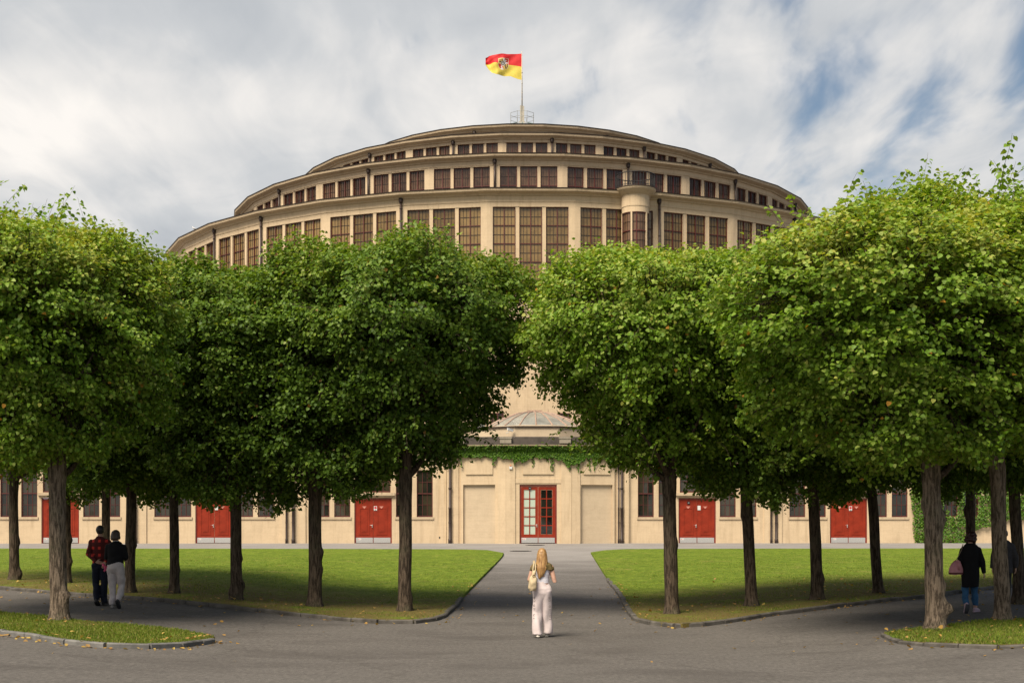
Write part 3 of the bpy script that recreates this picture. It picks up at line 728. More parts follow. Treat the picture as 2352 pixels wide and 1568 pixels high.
def solid_door(xd, wd, ht, notice=None, num=None, tri=False):
    d = MB(); f = .07
    d.box(-wd/2, -wd/2+f, -.08, .04, 0, ht); d.box(wd/2-f, wd/2, -.08, .04, 0, ht); d.box(-wd/2+f, wd/2-f, -.078, .04, ht-f, ht)
    door = d.build('door', M_door2, hall, loc=(xd, FY+.14, 0))
    for s in (-1, 1):
        lw = (wd-2*f)/2-.012; cx_ = s*(lw/2+.007)
        l = MB(); l.box(-lw/2, lw/2, -.05, .0, .02, ht-f-.01)
        pw = .30
        l.box(-pw, pw, -.068, -.05, .48, .56); l.box(-pw, pw, -.068, -.05, ht-.62, ht-.55); l.box(-pw, -pw+.06, -.068, -.05, .56, ht-.62); l.box(pw-.06, pw, -.068, -.05, .56, ht-.62)
        l.box(-pw+.13, pw-.13, -.062, -.05, .66, ht-.74)
        leaf = l.build('door_leaf', M_door, door, loc=(cx_, 0, 0))
        k = MB(); k.box(-lw/2+.015, lw/2-.015, -.056, -.05, .03, .33); k.build('kick_plate', M_steel, door, loc=(cx_, -.002, 0))
    handle(door, -.06, 1.05)
    if num: plate(door, -.5, ht-.27, num)
    if tri: triangle(door, -.52, ht-.55); triangle(door, .48, ht-.55)
    if notice == 'ban':
        mb = MB(); mb.box(-.09, .09, -.004, 0, -.13, .13); n_ = mb.build('notice', M_white, door, loc=(.13, -.075, ht-.60))
        r = MB(); r.tube([(0, 0, 0), (0, -.003, 0)], [.075, .075], 24); r.build('ban_disc', M_notice_red, n_, loc=(0, -.005, .035))
        t = MB(); t.box(-.05, .05, -.003, 0, -.015, .015); t.build('notice_text', M_black, n_, loc=(0, -.005, -.09))
    elif notice:
        mb = MB(); mb.box(-.09, .09, -.004, 0, -.13, .13); mb.build('notice', M_white, door, loc=(.12, -.075, ht-.57))
    mb = MB(); mb.box(-.09, .09, -.003, 0, -.05, .05); st = mb.build('sticker', M_white, door, loc=(-.86 if notice != 'ban' else -.8, -.062, .24))
    t = MB(); t.box(-.07, -.03, -.003, 0, -.025, .025); t.box(-.01, .07, -.003, 0, .0, .012); t.build('sticker_print', M_notice_red, st, loc=(0, -.003, 0))
    return door
solid_door(-9.68, 2.2, 2.65, 'ban', None, True); solid_door(9.4, 2.2, 2.65, 'paper', 'A2', True)
solid_door(-19.0, 2.2, 2.65, 'paper', None, True); solid_door(18.35, 2.2, 2.65, 'ban', None, True); solid_door(-28.0, 2.2, 2.65, 'paper', None, False)
# wing drain pipes
def ground_pipe(x, y, top, r=.065, two=True, col=M_pipe):
    mb = MB(); mb.tube([(0, 0, -.1), (0, 0, .25), (0, 0, .27), (0, 0, 2.0), (0, 0, 2.02), (0, 0, 2.1), (0, 0, 2.12), (0, 0, top)], [r*1.5, r*1.5, r*1.2, r*1.2, r*1.35, r*1.35, r, r], 12)
    for z in (1.2, 3.2, 4.4): mb.tube([(0, 0, z), (0, 0, z+.04)], [r*1.5, r*1.5], 12)
    mb.build('drain_pipe', col, hall, True, (x, y, 0))
for x in (-14.35, -14.75, 13.75, 14.05, -23.6, 22.9): ground_pipe(x, FY-.12, 5.4, .07 if x not in (-14.75, 13.75) else .045)

# ---------------------------------------------------------------- central pavilion: a shallow polygonal front
PV = [(-5.35, FY), (-5.35, FY-.15), (-4.55, FY-.15), (-4.5, FY-.32), (-1.95, FY-.75), (1.95, FY-.75), (4.5, FY-.32), (4.55, FY-.15), (5.35, FY-.15), (5.35, FY)]
PH = 5.62
def facet_frame(a, b):
    a = Vector(a); b = Vector(b); d = (b-a); return a, d.length, math.atan2(d.y, d.x)
def in_facet(a, b, build):
    """build(mb, L) in a frame with x along the facet, -y outward"""
    A, L, an = facet_frame(a, b); o = build(L); o.location = (A.x, A.y, 0); o.rotation_euler = (0, 0, an); return o
for i, (a, b) in enumerate(zip(PV, PV[1:])):
    A, L, an = facet_frame(a, b)
    mb = MB(); ops = []
    if i == 3: ops = [(.12, 2.02, -.25, 3.42), ]
    if i == 5: ops = [(L-2.02, L-.12, -.25, 3.42)]
    if i == 4: ops = [(L/2-1.09, L/2+1.09, -.02, 3.44)]
    wall_openings(mb, 0, L, -.3, PH, ops, 0, .16 if i in (3, 5) else .26)
    if i in (3, 5):
        o_ = ops[0]; mb.quad((o_[0], .16, -.3), (o_[1], .16, -.3), (o_[1], .16, 3.42), (o_[0], .16, 3.42), 1)
    mb.build('pavilion_wall', [M_wall, M_wall2], hall, loc=(A.x, A.y, 0), rz=an)
    if i in (3, 4, 5):
        c0, c1 = {3: (.28, 1.88), 4: (L/2-.9, L/2+.9), 5: (L-1.88, L-.28)}[i]
        mb = MB(); mb.box(c0, c1, -.07, .02, 4.02, 5.0); mb.build('raised_panel', M_wall, hall, loc=(A.x, A.y, 0), rz=an)
        if i != 4:
            pass
    # pilasters of the pavilion
    strips = {3: [(2.16, 2.66)], 4: [(0, .62), (L-.62, L)], 5: [(0, .5)], 1: [(.0, .25), (.42, .70)], 7: [(.1, .38), (.55, .8)]}.get(i, [])
    for s0, s1 in strips:
        mb = MB(); mb.box(s0+.004, s1-.004, -.06, .02, -.3, PH-.1); mb.build('pilaster', M_wall, hall, loc=(A.x, A.y, 0), rz=an)
    if i == 4:
        mb = MB(); mb.box(.62, L-.62, -.03, .02, 3.5, 3.78); mb.build('lintel', M_wall, hall, loc=(A.x, A.y, 0), rz=an)
def poly_sweep(name, line, prof, mat):
    mb = MB(); P_ = [Vector(p) for p in line]
    nrm = []
    for i in range(len(P_)):
        d = (P_[min(i+1, len(P_)-1)]-P_[max(i-1, 0)]).normalized(); nrm.append(Vector((d.y, -d.x)))
    for (o0, z0), (o1, z1) in zip(prof, prof[1:]):
        for i in range(len(P_)-1):
            q = [P_[i]+nrm[i]*o0, P_[i+1]+nrm[i+1]*o0, P_[i+1]+nrm[i+1]*o1, P_[i]+nrm[i]*o1]
            mb.quad((*q[0], z0), (*q[1], z0), (*q[2], z1), (*q[3], z1))
    return mb.build(name, mat, hall)
CL = [(-5.6, FY-.1), (-4.5, FY-.35), (-1.95, FY-.75), (1.95, FY-.75), (4.5, FY-.35), (5.6, FY-.1)]
poly_sweep('pavilion_cornice', CL, [(0, 5.45), (.1, 5.5), (.16, 5.62), (.48, 5.66), (.5, 5.72)], M_cornice)
poly_sweep('pavilion_parapet', CL, [(.46, 5.722), (.46, 5.78), (.3, 5.80), (.28, 6.16), (.2, 6.2), (-.3, 6.2), (-.6, 6.0), (-6, 6.6)], M_dark)
for x, y in ((-4.55, -.30), (-1.9, -.72), (1.55, -.76), (4.2, -.36), (5.2, -.15)):
    mb = MB(); mb.box(-.33, .33, -.5, -.1, 5.80, 6.06); mb.box(-.36, .36, -.53, -.08, 6.06, 6.16); mb.build('parapet_block', M_block, hall, loc=(x, FY+y, 0))
# attic drum and faceted skylight
DY = -41.5
mb = MB()
for i in range(12):
    a0, a1 = (i-.5)*math.pi/6, (i+.5)*math.pi/6; r = 5.1
    for (r0, z0), (r1, z1) in zip([(r, 5.8), (r, 6.9), (r+.06, 6.92), (r+.06, 7.0), (3.2, 7.22)], [(r, 6.9), (r+.06, 6.92), (r+.06, 7.0), (3.2, 7.22)]):
        mb.quad((r0*math.sin(a0), DY-r0*math.cos(a0), z0), (r0*math.sin(a1), DY-r0*math.cos(a1), z0), (r1*math.sin(a1), DY-r1*math.cos(a1), z1), (r1*math.sin(a0), DY-r1*math.cos(a0), z1))
mb.build('attic_drum', M_wall2, hall)
mb = MB()
for i in range(12):
    a0, a1 = (i-.5)*math.pi/6, (i+.5)*math.pi/6; r = 5.19
    for (r0, z0), (r1, z1) in zip([(r, 6.93), (r, 7.01)], [(r, 7.01), (r-.2, 7.03)]):
        mb.quad((r0*math.sin(a0), DY-r0*math.cos(a0), z0), (r0*math.sin(a1), DY-r0*math.cos(a1), z0), (r1*math.sin(a1), DY-r1*math.cos(a1), z1), (r1*math.sin(a0), DY-r1*math.cos(a0), z1))
mb.build('attic_gutter', M_gutter, hall)
skp = [(3.25, 7.2), (2.3, 7.72), (1.25, 8.12), (.42, 8.26)]
for i in range(20):
    mb = MB(); a0, a1 = i*math.pi/10, (i+1)*math.pi/10
    for (r0, z0), (r1, z1) in zip(skp, skp[1:]):
        mb.quad((r0*math.sin(a0), -r0*math.cos(a0), z0), (r0*math.sin(a1), -r0*math.cos(a1), z0), (r1*math.sin(a1), -r1*math.cos(a1), z1), (r1*math.sin(a0), -r1*math.cos(a0), z1))
    mb.build('skylight_pane', M_gSky, hall, loc=(0, DY, 0))
    mb = MB(); mb.tube([(r*math.sin(a0), -r*math.cos(a0), z+.02) for r, z in skp], [.045]*4, 6); mb.build('skylight_bar', M_copper, hall, loc=(0, DY, 0))
mb = MB(); mb.tube([(0, 0, 8.2), (0, 0, 8.34)], [.45, .45], 16); mb.box(-.5, .5, -.03, .03, 8.36, 8.4); mb.build('skylight_cap', M_copper, hall, loc=(0, DY, 0))
mb = MB(); mb.tube([(.85, -.2, 8.1), (.85, -.2, 8.45)], [.02, .02], 6); mb.build('lightning_rod', M_copper, hall, loc=(0, DY, 0))
# roof vents beside the skylight
for x in (-3.55, 3.9):
    mb = MB(); mb.box(-.45, .4, -.3, .3, 7.05, 7.45); mb.box(-.5, .5, -.35, .35, 7.45, 7.5); mb.box(-.42, .1, -.33, -.3, 7.1, 7.4); mb.build('roof_vent', M_galv, hall, loc=(x, DY-2.2, 0))
# central glazed door
cd = MB(); wd, ht, f = 2.16, 3.42, .09
cd.box(-wd/2, -wd/2+f, -.08, .04, 0, ht); cd.box(wd/2-f, wd/2, -.08, .04, 0, ht); cd.box(-wd/2+f, wd/2-f, -.078, .04, ht-f*1.2, ht)
cdoor = cd.build('door', M_door2, hall, loc=(0, FY-.75+.16, 0)); tag(cdoor, 'tall red double door with small panes, frosted left and dark right')
for s in (-1, 1):
    lw = (wd-2*f)/2-.01; cx_ = s*(lw/2+.006); l = MB(); ix = .335; zlo, zhi = .52, 3.12
    l.box(-lw/2, -ix, -.055, 0, .02, ht-f*1.2-.01); l.box(ix, lw/2, -.055, 0, .02, ht-f*1.2-.01); l.box(-ix, ix, -.053, 0, .02, zlo); l.box(-ix, ix, -.053, 0, zhi, ht-f*1.2-.01)
    l.box(-.028, .028, -.045, 0, zlo, zhi)
    for k in range(1, 5): z = zlo+(zhi-zlo)*k/5; l.box(-ix, ix, -.043, -.002, z-.026, z+.026)
    leaf = l.build('door_leaf', M_door, cdoor, loc=(cx_, 0, 0))
    ph = (zhi-zlo)/5
    pm_ = MB(); pm_.box(-ix/2+.01, ix/2-.01, -.02, -.012, .01, ph-.01); pmm = pm_.mesh('pane', M_gMilk if s < 0 else M_gDark)
    for i in (-1, 1):
        for j in range(5): put('pane', pmm, cdoor, (cx_+i*ix/2, rnd.uniform(-.002, .002), zlo+ph*j))
    k = MB(); k.box(-lw/2+.015, lw/2-.015, -.062, -.055, .03, .33); k.build('kick_plate', M_steel, cdoor, loc=(cx_, -.002, 0))
handle(cdoor, -.07, 1.07); plate(cdoor, -.48, 3.20, 'A1')
mb = MB(); mb.box(-.12, .12, -.003, 0, -.06, .06); st = mb.build('sticker', M_white, cdoor, loc=(-.83, -.068, .25))
t = MB(); t.box(-.09, -.04, -.003, 0, -.03, .03); t.box(-.02, .09, -.003, 0, .01, .03); t.box(-.02, .06, -.003, 0, -.02, -.008); t.build('sticker_print', M_notice_red, st, loc=(0, -.003, 0))
for x, two in ((-5.15, False), (4.93, True)): ground_pipe(x, FY-.26, 5.5, .075)
ground_pipe(4.74, FY-.26, 5.0, .035)
# alarm box, cameras, vent hole
al = empty('alarm_box', (0, 0, 0), 0, 'small white alarm box with orange lamp on the pilaster left of the central door', 'alarm')
M_hall = Matrix.Translation((.94, 130, HALL_Z)) @ Matrix.Rotation(.012, 4, 'Z')
al.matrix_world = M_hall @ Matrix.Translation((-1.6, FY-.83, 4.42))
mb = MB(); mb.box(-.085, .085, -.06, 0, -.1, .07); mb.build('case', M_white, al)
mb = MB(); mb.tube([(0, -.03, .07), (0, -.03, .10), (0, -.03, .13)], [.06, .058, .03], 14); mb.build('lamp', simple('orange_lens', (.75, .20, .03), .3), al, True)
for loc, an, lab in (((-1.75, DY-5.25, 6.86), .5, 'white security camera on the attic drum left of the skylight'), ((4.35, FY-.85, 6.2), -.3, 'white security camera at the right end of the pavilion parapet')):
    c = empty('security_camera', (0, 0, 0), 0, lab, 'camera'); c.matrix_world = M_hall @ Matrix.Translation(loc) @ Matrix.Rotation(an, 4, 'Z')
    mb = MB(); mb.box(.0, .36, -.06, .06, -.12, 0); mb.box(-.03, .40, -.075, .075, 0, .02); b_ = mb.build('housing', M_white, c); b_.rotation_euler = (0, .25, 0)
    mb = MB(); mb.tube([(.1, 0, -.1), (.05, 0, -.25), (0, .2, -.28)], [.02, .02, .02], 8); mb.build('bracket', M_white, c)
    mb = MB(); mb.tube([(.36, 0, -.06), (.385, 0, -.06)], [.045, .045], 12); b2 = mb.build('lens', M_black, c); b2.rotation_euler = (0, .25, 0)
mb = MB(); mb.tube([(0, 0, 0), (0, -.012, 0)], [.065, .065], 20); mb.build('vent_hole', M_black, hall, loc=(-5.75, FY-.004, .33))

# ------------------------------------------------------------------ clipped lime trees
def leaf_arrays(pos, nrm, tip, size):
    """heart-shaped leaf of two folded quads per entry"""
    n = len(pos)
    nrm = nrm/np.linalg.norm(nrm, axis=1, keepdims=True)
    tip = tip-nrm*np.sum(tip*nrm, 1, keepdims=True); tip /= np.linalg.norm(tip, axis=1, keepdims=True)+1e-9
    sd = np.cross(tip, nrm)
    T = np.array([(0, 0, 0), (-.46, .10, .07), (-.42, .58, .10), (0, 1.05, -.10), (.42, .58, .10), (.46, .10, .07)])
    v = pos[:, None, :]+size[:, None, None]*(T[None, :, 0:1]*sd[:, None, :]+T[None, :, 1:2]*tip[:, None, :]+T[None, :, 2:3]*nrm[:, None, :])
    b = np.arange(n)[:, None]*6
    q = np.concatenate([b+np.array([[0, 1, 2, 3]]), b+np.array([[0, 3, 4, 5]])], 1).reshape(-1, 4)
    return v.reshape(-1, 3), q
PROF = [(2.9, .5), (3.05, 1.15), (3.5, 1.75), (4.25, 2.2), (5.0, 2.6), (5.8, 2.9), (6.5, 3.05), (7.1, 3.0), (7.5, 2.7), (7.75, 2.2), (7.9, 1.2), (7.92, .2)]
PROF_F = [(3.5, .5), (3.65, 1.2), (4.0, 1.85), (4.55, 2.3), (5.1, 2.6), (5.8, 2.9), (6.5, 3.05), (7.1, 3.0), (7.5, 2.7), (7.75, 2.2), (7.9, 1.2), (7.92, .2)]
PROF_ARCH = [(3.25, .4), (3.4, .9), (3.75, 1.3), (4.3, 1.65), (5.0, 2.25), (5.7, 2.7), (6.2, 3.05), (6.9, 3.12), (7.35, 2.85), (7.7, 2.3), (7.9, 1.3), (7.92, .2)]
def prof_r(z, PR):
    for (z0, r0), (z1, r1) in zip(PR, PR[1:]):
        if z0 <= z <= z1: return r0+(r1-r0)*(z-z0)/(z1-z0)
    return .1
def interp_top(rr, prof):
    for (z0, r0), (z1, r1) in zip(prof[6:], prof[7:]):
        if r1 <= rr <= r0: return z0+(z1-z0)*(rr-r0)/(r1-r0)
    return prof[7][0] if rr > 2 else prof[-1][0]
def make_crown(name, seed, n_spray, mat, squash=(1, .88), shoots=12, shoot_h=(.25, .6), prof=PROF, leaf=(.056, .094), bias=0.0, prune=None, tall=0):
    rg = np.random.RandomState(seed); r_ = random.Random(seed)
    # sample the surface of revolution by area
    segs = []; area = []
    for (z0, r0), (z1, r1) in zip(prof, prof[1:]):
        segs.append((z0, r0, z1, r1)); area.append((r0+r1)*math.hypot(z1-z0, r1-r0))
    area = np.array(area); area /= area.sum()
    C = []; NN = []; TW = []; LEN = []; TINT = []
    off = Vector((seed*3.1, seed*1.7, seed*.9))
    while len(C) < n_spray:
        k = rg.choice(len(segs), p=area); z0, r0, z1, r1 = segs[k]; t = rg.rand()
        z = z0+(z1-z0)*t; r = r0+(r1-r0)*t; th = rg.rand()*2*math.pi
        ca, sa = math.cos(th), math.sin(th)
        # squarish plan
        sq = 1/ (abs(ca)**3.2+abs(sa)**3.2)**(1/3.2); sq = 1+(sq-1)*.85
        nr = Vector((z1-z0, 0, -(r1-r0))).normalized()     # (radial, -, z)
        nrm = Vector((nr.x*ca, nr.x*sa, nr.z))
        p0 = Vector((r*sq*ca*squash[0], r*sq*sa*squash[1], z))
        lump = mnoise.noise(p0*.5+off)*.55+mnoise.noise(Vector((p0.x*1.0, p0.y*1.0, p0.z*2.4))+off*2)*.46
        dens = mnoise.noise(Vector((p0.x*.9, p0.y*.9, p0.z*1.9))+off*3)
        if dens < -.03 and rg.rand() < .86 and nrm.z < .75: continue      # gaps between the boughs
        dep = (rg.rand()**1.6)*.55 if rg.rand() < .72 else .4+rg.rand()*1.5
        if nrm.z > .6: dep *= .8
        p = p0+nrm*(lump-dep)
        if prune and prune(p): continue
        C.append(p); NN.append(nrm)
        tw = (nrm*.8+Vector((rg.normal(), rg.normal(), rg.normal()*.5))*.5+Vector((0, 0, -.22+.5*max(0, nrm.z)))).normalized()
        TW.append(tw); LEN.append(rg.uniform(.22, .48)); TINT.append(.5*dens+.25*mnoise.noise(p0*.35+off)+.55*ss(5.9, 7.9, p0.z))   # clipped top tinted paler: overhead light painted in, besides paler young growth
    C = np.array(C); NN = np.array(NN); TW = np.array(TW); LEN = np.array(LEN); TINT = np.array(TINT)
    K = 9
    t = np.tile((np.arange(K)+.5)/K, (len(C), 1))+rg.normal(0, .05, (len(C), K))
    side = np.cross(TW, np.array([0, 0, 1.])); side /= np.linalg.norm(side, axis=1, keepdims=True)+1e-6
    sg = np.where(np.arange(K) % 2 == 0, 1., -1.)
    pos = C[:, None]+TW[:, None]*(LEN[:, None]*t)[..., None]+side[:, None]*(sg[None]*.05)[..., None]+rg.normal(0, .035, (len(C), K, 3))
    up = np.array([0, 0, 1.])
    nrm = up*.60+NN[:, None]*.55+rg.normal(0, .52, (len(C), K, 3))
    tip = TW[:, None]*.6+side[:, None]*(sg[None]*.75)[..., None]+np.array([0, 0, -.62])+rg.normal(0, .3, (len(C), K, 3))
    size = rg.uniform(leaf[0], leaf[1], (len(C), K))
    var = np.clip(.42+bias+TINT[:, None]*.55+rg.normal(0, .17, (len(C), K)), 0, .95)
    var[rg.rand(*var.shape) > .9965] = 1.0
    pos = pos.reshape(-1, 3); nrm = nrm.reshape(-1, 3); tip = tip.reshape(-1, 3); size = size.ravel(); var = var.ravel()
    # upright shoots out of the clipped top
    ex_p, ex_n, ex_t, ex_s, ex_v = [], [], [], [], []
    tw_pts = []
    def sprig(p0, d0, L, n_leaf, bend, sz):
        p = Vector(p0); d = Vector(d0).normalized(); path = [p.copy()]; k_ = 0
        for q in range(8):
            d = (d+Vector(bend)*.12+Vector((r_.gauss(0, .07), r_.gauss(0, .07), r_.gauss(0, .05)))).normalized(); p = p+d*L/8; path.append(p.copy())
            for _ in range(max(1, round(n_leaf/8))):
                if r_.random() < .2: continue
                aa = r_.uniform(0, 6.28); o = Vector((math.cos(aa), math.sin(aa), r_.uniform(-.2, .3))); pp = p-d*L/8*r_.random()
                ex_p.append(pp+o*.05); ex_n.append((o.x*.4+r_.gauss(0, .45), o.y*.4+r_.gauss(0, .45), .7)); ex_t.append((o.x, o.y, -.55)); ex_s.append(r_.uniform(*sz)*(1.1-.35*q/8)); ex_v.append(min(.95, max(0, .58+r_.gauss(0, .15))))
        tw_pts.append(path)
    for q in range(shoots+tall):
        a = r_.uniform(0, 6.28); rr = 2.7*math.sqrt(r_.random()); h = r_.uniform(*shoot_h) if q < shoots else r_.uniform(.7, 1.6)
        zb = interp_top(rr, prof); b0 = (rr*math.cos(a), rr*math.sin(a)*squash[1], zb-.25)
        sprig(b0, (r_.uniform(-.3, .3), r_.uniform(-.3, .3), 1), h+.25, 14+h*20, (r_.uniform(-1, 1), r_.uniform(-1, 1), 0), (.065, .11) if q < shoots else (.085, .13))
    # boughs that hang below the clipped skirt
    zl, rl = prof[0][0], 1.2
    for q in range(22):
        a = r_.uniform(0, 6.28); rr = r_.uniform(.9, 2.3); ca, sa = math.cos(a), math.sin(a)
        zb = zl+.35+max(0, rr-1.1)*.6; sprig((rr*ca, rr*sa*squash[1], zb), (ca*.9, sa*.9, 0), r_.uniform(.4, .95), r_.uniform(18, 34), (0, 0, -1.4), (.07, .11))
    if ex_p:
        pos = np.vstack([pos, np.array(ex_p)]); nrm = np.vstack([nrm, np.array(ex_n)]); tip = np.vstack([tip, np.array(ex_t)]); size = np.concatenate([size, ex_s]); var = np.concatenate([var, ex_v])
    v, q = leaf_arrays(pos, nrm, tip, size)
    me = np_mesh(name, v, q, mat, np.repeat(var, 2))
    tw = MB()
    for pth in tw_pts: tw.tube(pth, [.008-.0007*k for k in range(len(pth))], 4)
    # fine twigs carrying the outer sprays
    for i in range(0, len(C), 6):
        if NN[i][2] > .9: continue
        a = Vector(C[i]-NN[i]*.5); b = Vector(C[i]+TW[i]*LEN[i]); tw.tube([a, Vector(C[i]), b], [.012, .008, .003], 4)
    return me, tw.mesh('twigs', M_bark)
def make_limbs(seed):
    r_ = random.Random(seed); out = []
    for k in range(7):
        a = k*2*math.pi/7+r_.uniform(-.3, .3); z = 2.9+.28*k+r_.uniform(-.1, .2); L = r_.uniform(1.7, 2.3); p = Vector((0, 0, z)); pts = [p]; d = Vector((math.cos(a), math.sin(a), .55)).normalized()
        for s in range(5):
            d = (d+Vector((r_.gauss(0, .13), r_.gauss(0, .13), .06))).normalized(); p = p+d*L/5; pts.append(p.copy())
        mb = MB(); mb.tube(pts, [.085, .075, .06, .045, .03, .015], 8); out.append(mb.mesh('limb', M_bark, True))
    return out
def make_trunk(seed, dia, lean, mat, burls=()):
    """tapered trunk with flare, uneven outline and burls; lean is (x,y) shift per metre"""
    n, rows = 28, 64; v = []; top = 7.2
    for i in range(rows):
        t = i/(rows-1); z = -.15+(top+.15)*t**1.25
        rb = dia/2*(1+.55*math.exp(-max(z, 0)/.13)*.6)
        rb *= (1-.10*min(z, 3)/3) if z < 3 else (.90-.75*(z-3)/4.2)
        if 2.5 < z < 3.3: rb *= 1+.14*math.sin((z-2.5)/.8*math.pi)
        cx_ = lean[0]*z+.03*mnoise.noise(Vector((seed, 0, z*.7))); cy_ = lean[1]*z+.03*mnoise.noise(Vector((seed, 9, z*.7)))
        for j in range(n):
            a = 2*math.pi*j/n
            q = Vector((math.cos(a), math.sin(a), 0))
            r = rb*(1+.10*mnoise.noise(Vector((q.x*1.3+seed, q.y*1.3, z*1.1)))+.045*mnoise.noise(Vector((q.x*4+seed, q.y*4, z*1.2))))
            r += .007*math.sin(j*math.pi*6/7+seed)*math.exp(-z*.1)+dia*.12*max(0, math.sin(a*5+seed*3)+.2*math.sin(a*3+seed))*math.exp(-max(z, 0)/.10)
            for (bz, ba, bh, bs) in burls:
                da = (a-ba+math.pi) % (2*math.pi)-math.pi
                r += bh*math.exp(-((z-bz)/bs)**2-(da/.55)**2)*(1+.4*mnoise.noise(Vector((a*5, z*12, seed))))
            v.append((cx_+r*q.x, cy_+r*q.y, z))
    f = [(i*n+j, i*n+(j+1) % n, (i+1)*n+(j+1) % n, (i+1)*n+j) for i in range(rows-1) for j in range(n)]
    me = bpy.data.meshes.new('trunk'); me.from_pydata(v, [], f); me.materials.append(mat); me.polygons.foreach_set('use_smooth', [True]*len(f)); return me
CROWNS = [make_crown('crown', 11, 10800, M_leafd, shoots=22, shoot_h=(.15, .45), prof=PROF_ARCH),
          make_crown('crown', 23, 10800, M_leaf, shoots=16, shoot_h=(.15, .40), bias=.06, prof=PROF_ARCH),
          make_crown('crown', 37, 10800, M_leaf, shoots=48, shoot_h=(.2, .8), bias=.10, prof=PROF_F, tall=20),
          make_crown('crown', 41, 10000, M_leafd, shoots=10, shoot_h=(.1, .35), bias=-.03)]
LIMBS = [make_limbs(s) for s in (1, 2)]
# px, py of the foot, diameter, crown, rotation, height scale, width scale, lean, burls, label
# crown offsets where the clipping has pushed a crown to one side of its trunk
CROWN_OFF = {8: (-.45, 0), 16: (-.5, -.1), 10: (.0, 0)}
TREES = [
 ((930, 1410), .34, 0, 25, 1.0, .96, (.006, 0), ((.3, 0, .04, .1),), 0, 'lime tree on the left lawn nearest the central path'),
 ((724, 1398), .35, 3, 100, 0.935, .98, (.0, 0), ((1.25, 0, .05, .10), (.85, 0, .04, .08)), 0, 'second lime tree from the central path on the left lawn'),
 ((543, 1383), .31, 3, 170, 0.94, .97, (-.012, 0), ((.35, -.2, .09, .12), (.2, 3.4, .05, .1), (1.0, 0, .05, .07)), 0, 'third lime tree from the path on the left lawn, knotted foot'),
 ((400, 1368), .26, 3, 240, 0.92, .95, (.0, 0), ((.6, 0, .03, .08),), 0, 'slim fourth lime tree from the path on the left lawn'),
 ((300, 1367), .29, 3, 300, 0.92, .95, (.005, 0), ((1.2, 0, .05, .07),), 0, 'dark lime tree just right of the walking couple'),
 ((243, 1345), .26, 3, 60, 0.93, .95, (.0, 0), (), 0, 'dark lime trunk directly behind the walking couple'),
 ((152, 1343), .28, 2, 10, 0.93, .95, (.0, 0), ((1.2, 0, .06, .09), (.6, 0, .06, .1)), 0, 'lime tree half hidden behind the pale trunk on the left island'),
 ((32, 1337), .31, 2, 200, 0.95, .95, (-.004, 0), ((.2, 0, .10, .12), (1.1, 0, .05, .1)), 0, 'leftmost lime tree on the left lawn at the picture edge'),
 ((137, 1431), .37, 2, 130, 0.885, .86, (-.016, 0), ((.48, -.5, .12, .06), (.36, -.6, .07, .12)), 1, 'pale lime trunk with a low burl on the left grass island'),
 ((-70, 1420), .36, 2, 20, 0.93, 1.0, (0, 0), (), 1, 'lime tree at the far left edge with only its crown showing'),
 ((1543, 1416), .34, 1, 75, 0.965, .95, (-.02, 0), ((1.55, 0, .04, .09),), 0, 'lime tree on the right lawn nearest the central path'),
 ((1728, 1397), .31, 3, 320, 0.95, .98, (-.055, 0), ((2.1, 3.1, .04, .1),), 0, 'leaning second lime tree from the path on the right lawn'),
 ((1877, 1383), .31, 3, 145, 0.95, .95, (-.04, 0), ((.5, 0, .05, .1),), 0, 'leaning third lime tree from the path on the right lawn'),
 ((2018, 1368), .28, 3, 215, 0.95, .95, (-.07, 0), (), 0, 'strongly leaning fourth lime tree from the path on the right lawn'),
 ((2232, 1362), .27, 3, 15, 0.95, .95, (-.02, 0), ((2.0, 3.1, .08, .12),), 0, 'black lime trunk right behind the woman with the pink bag'),
 ((2342, 1386), .30, 3, 95, 0.96, .95, (-.045, 0), (), 0, 'dark lime trunk cut by the right picture edge'),
 ((2150, 1450), .375, 2, 55, .865, 1.0, (-.03, 0), ((.36, -.2, .17, .11), (.75, 0, .06, .1), (1.95, .0, .07, .17), (2.2, 3.0, .06, .12)), 1, 'stout pale lime trunk with burls at the tip of the right grass island'),
 ((2302, 1430), .33, 2, 255, .965, 1.0, (-.035, 0), (), 1, 'pale mossy lime trunk behind the stout one on the right grass island'),
 ((2450, 1420), .33, 2, 185, 0.98, 1.0, (0, 0), (), 1, 'lime tree beyond the right picture edge with only its crown showing'),
]
tree_pts = []
for i, ((px, py), dia, cv_, rot, hs, ws, lean, burls, pale, lab) in enumerate(TREES):
    p = gp(px, py); p.z += .06; tree_pts.append(p)
    t = empty('lime_tree', p, 0, lab, 'tree', 'clipped lime trees lining the paths')
    put('trunk', make_trunk(i*1.7, dia*.88, lean, M_barkl if pale else M_bark, burls), t)
    ox, oy = CROWN_OFF.get(i, (0, 0)); off = (lean[0]*4.5+ox, oy, 0)
    rot = (62 if px < 1176 else 28)+90*(i % 4)+[-7, 4, 8, -3, 0][i % 5]
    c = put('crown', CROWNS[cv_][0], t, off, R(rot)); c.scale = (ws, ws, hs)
    tw = put('twigs', CROWNS[cv_][1], c)
    for m_ in LIMBS[i % 2]:
        l = put('limb', m_, t, (lean[0]*3.5, 0, 0), R(rot)); l.scale = (ws*.95, ws*.95, hs*.98)

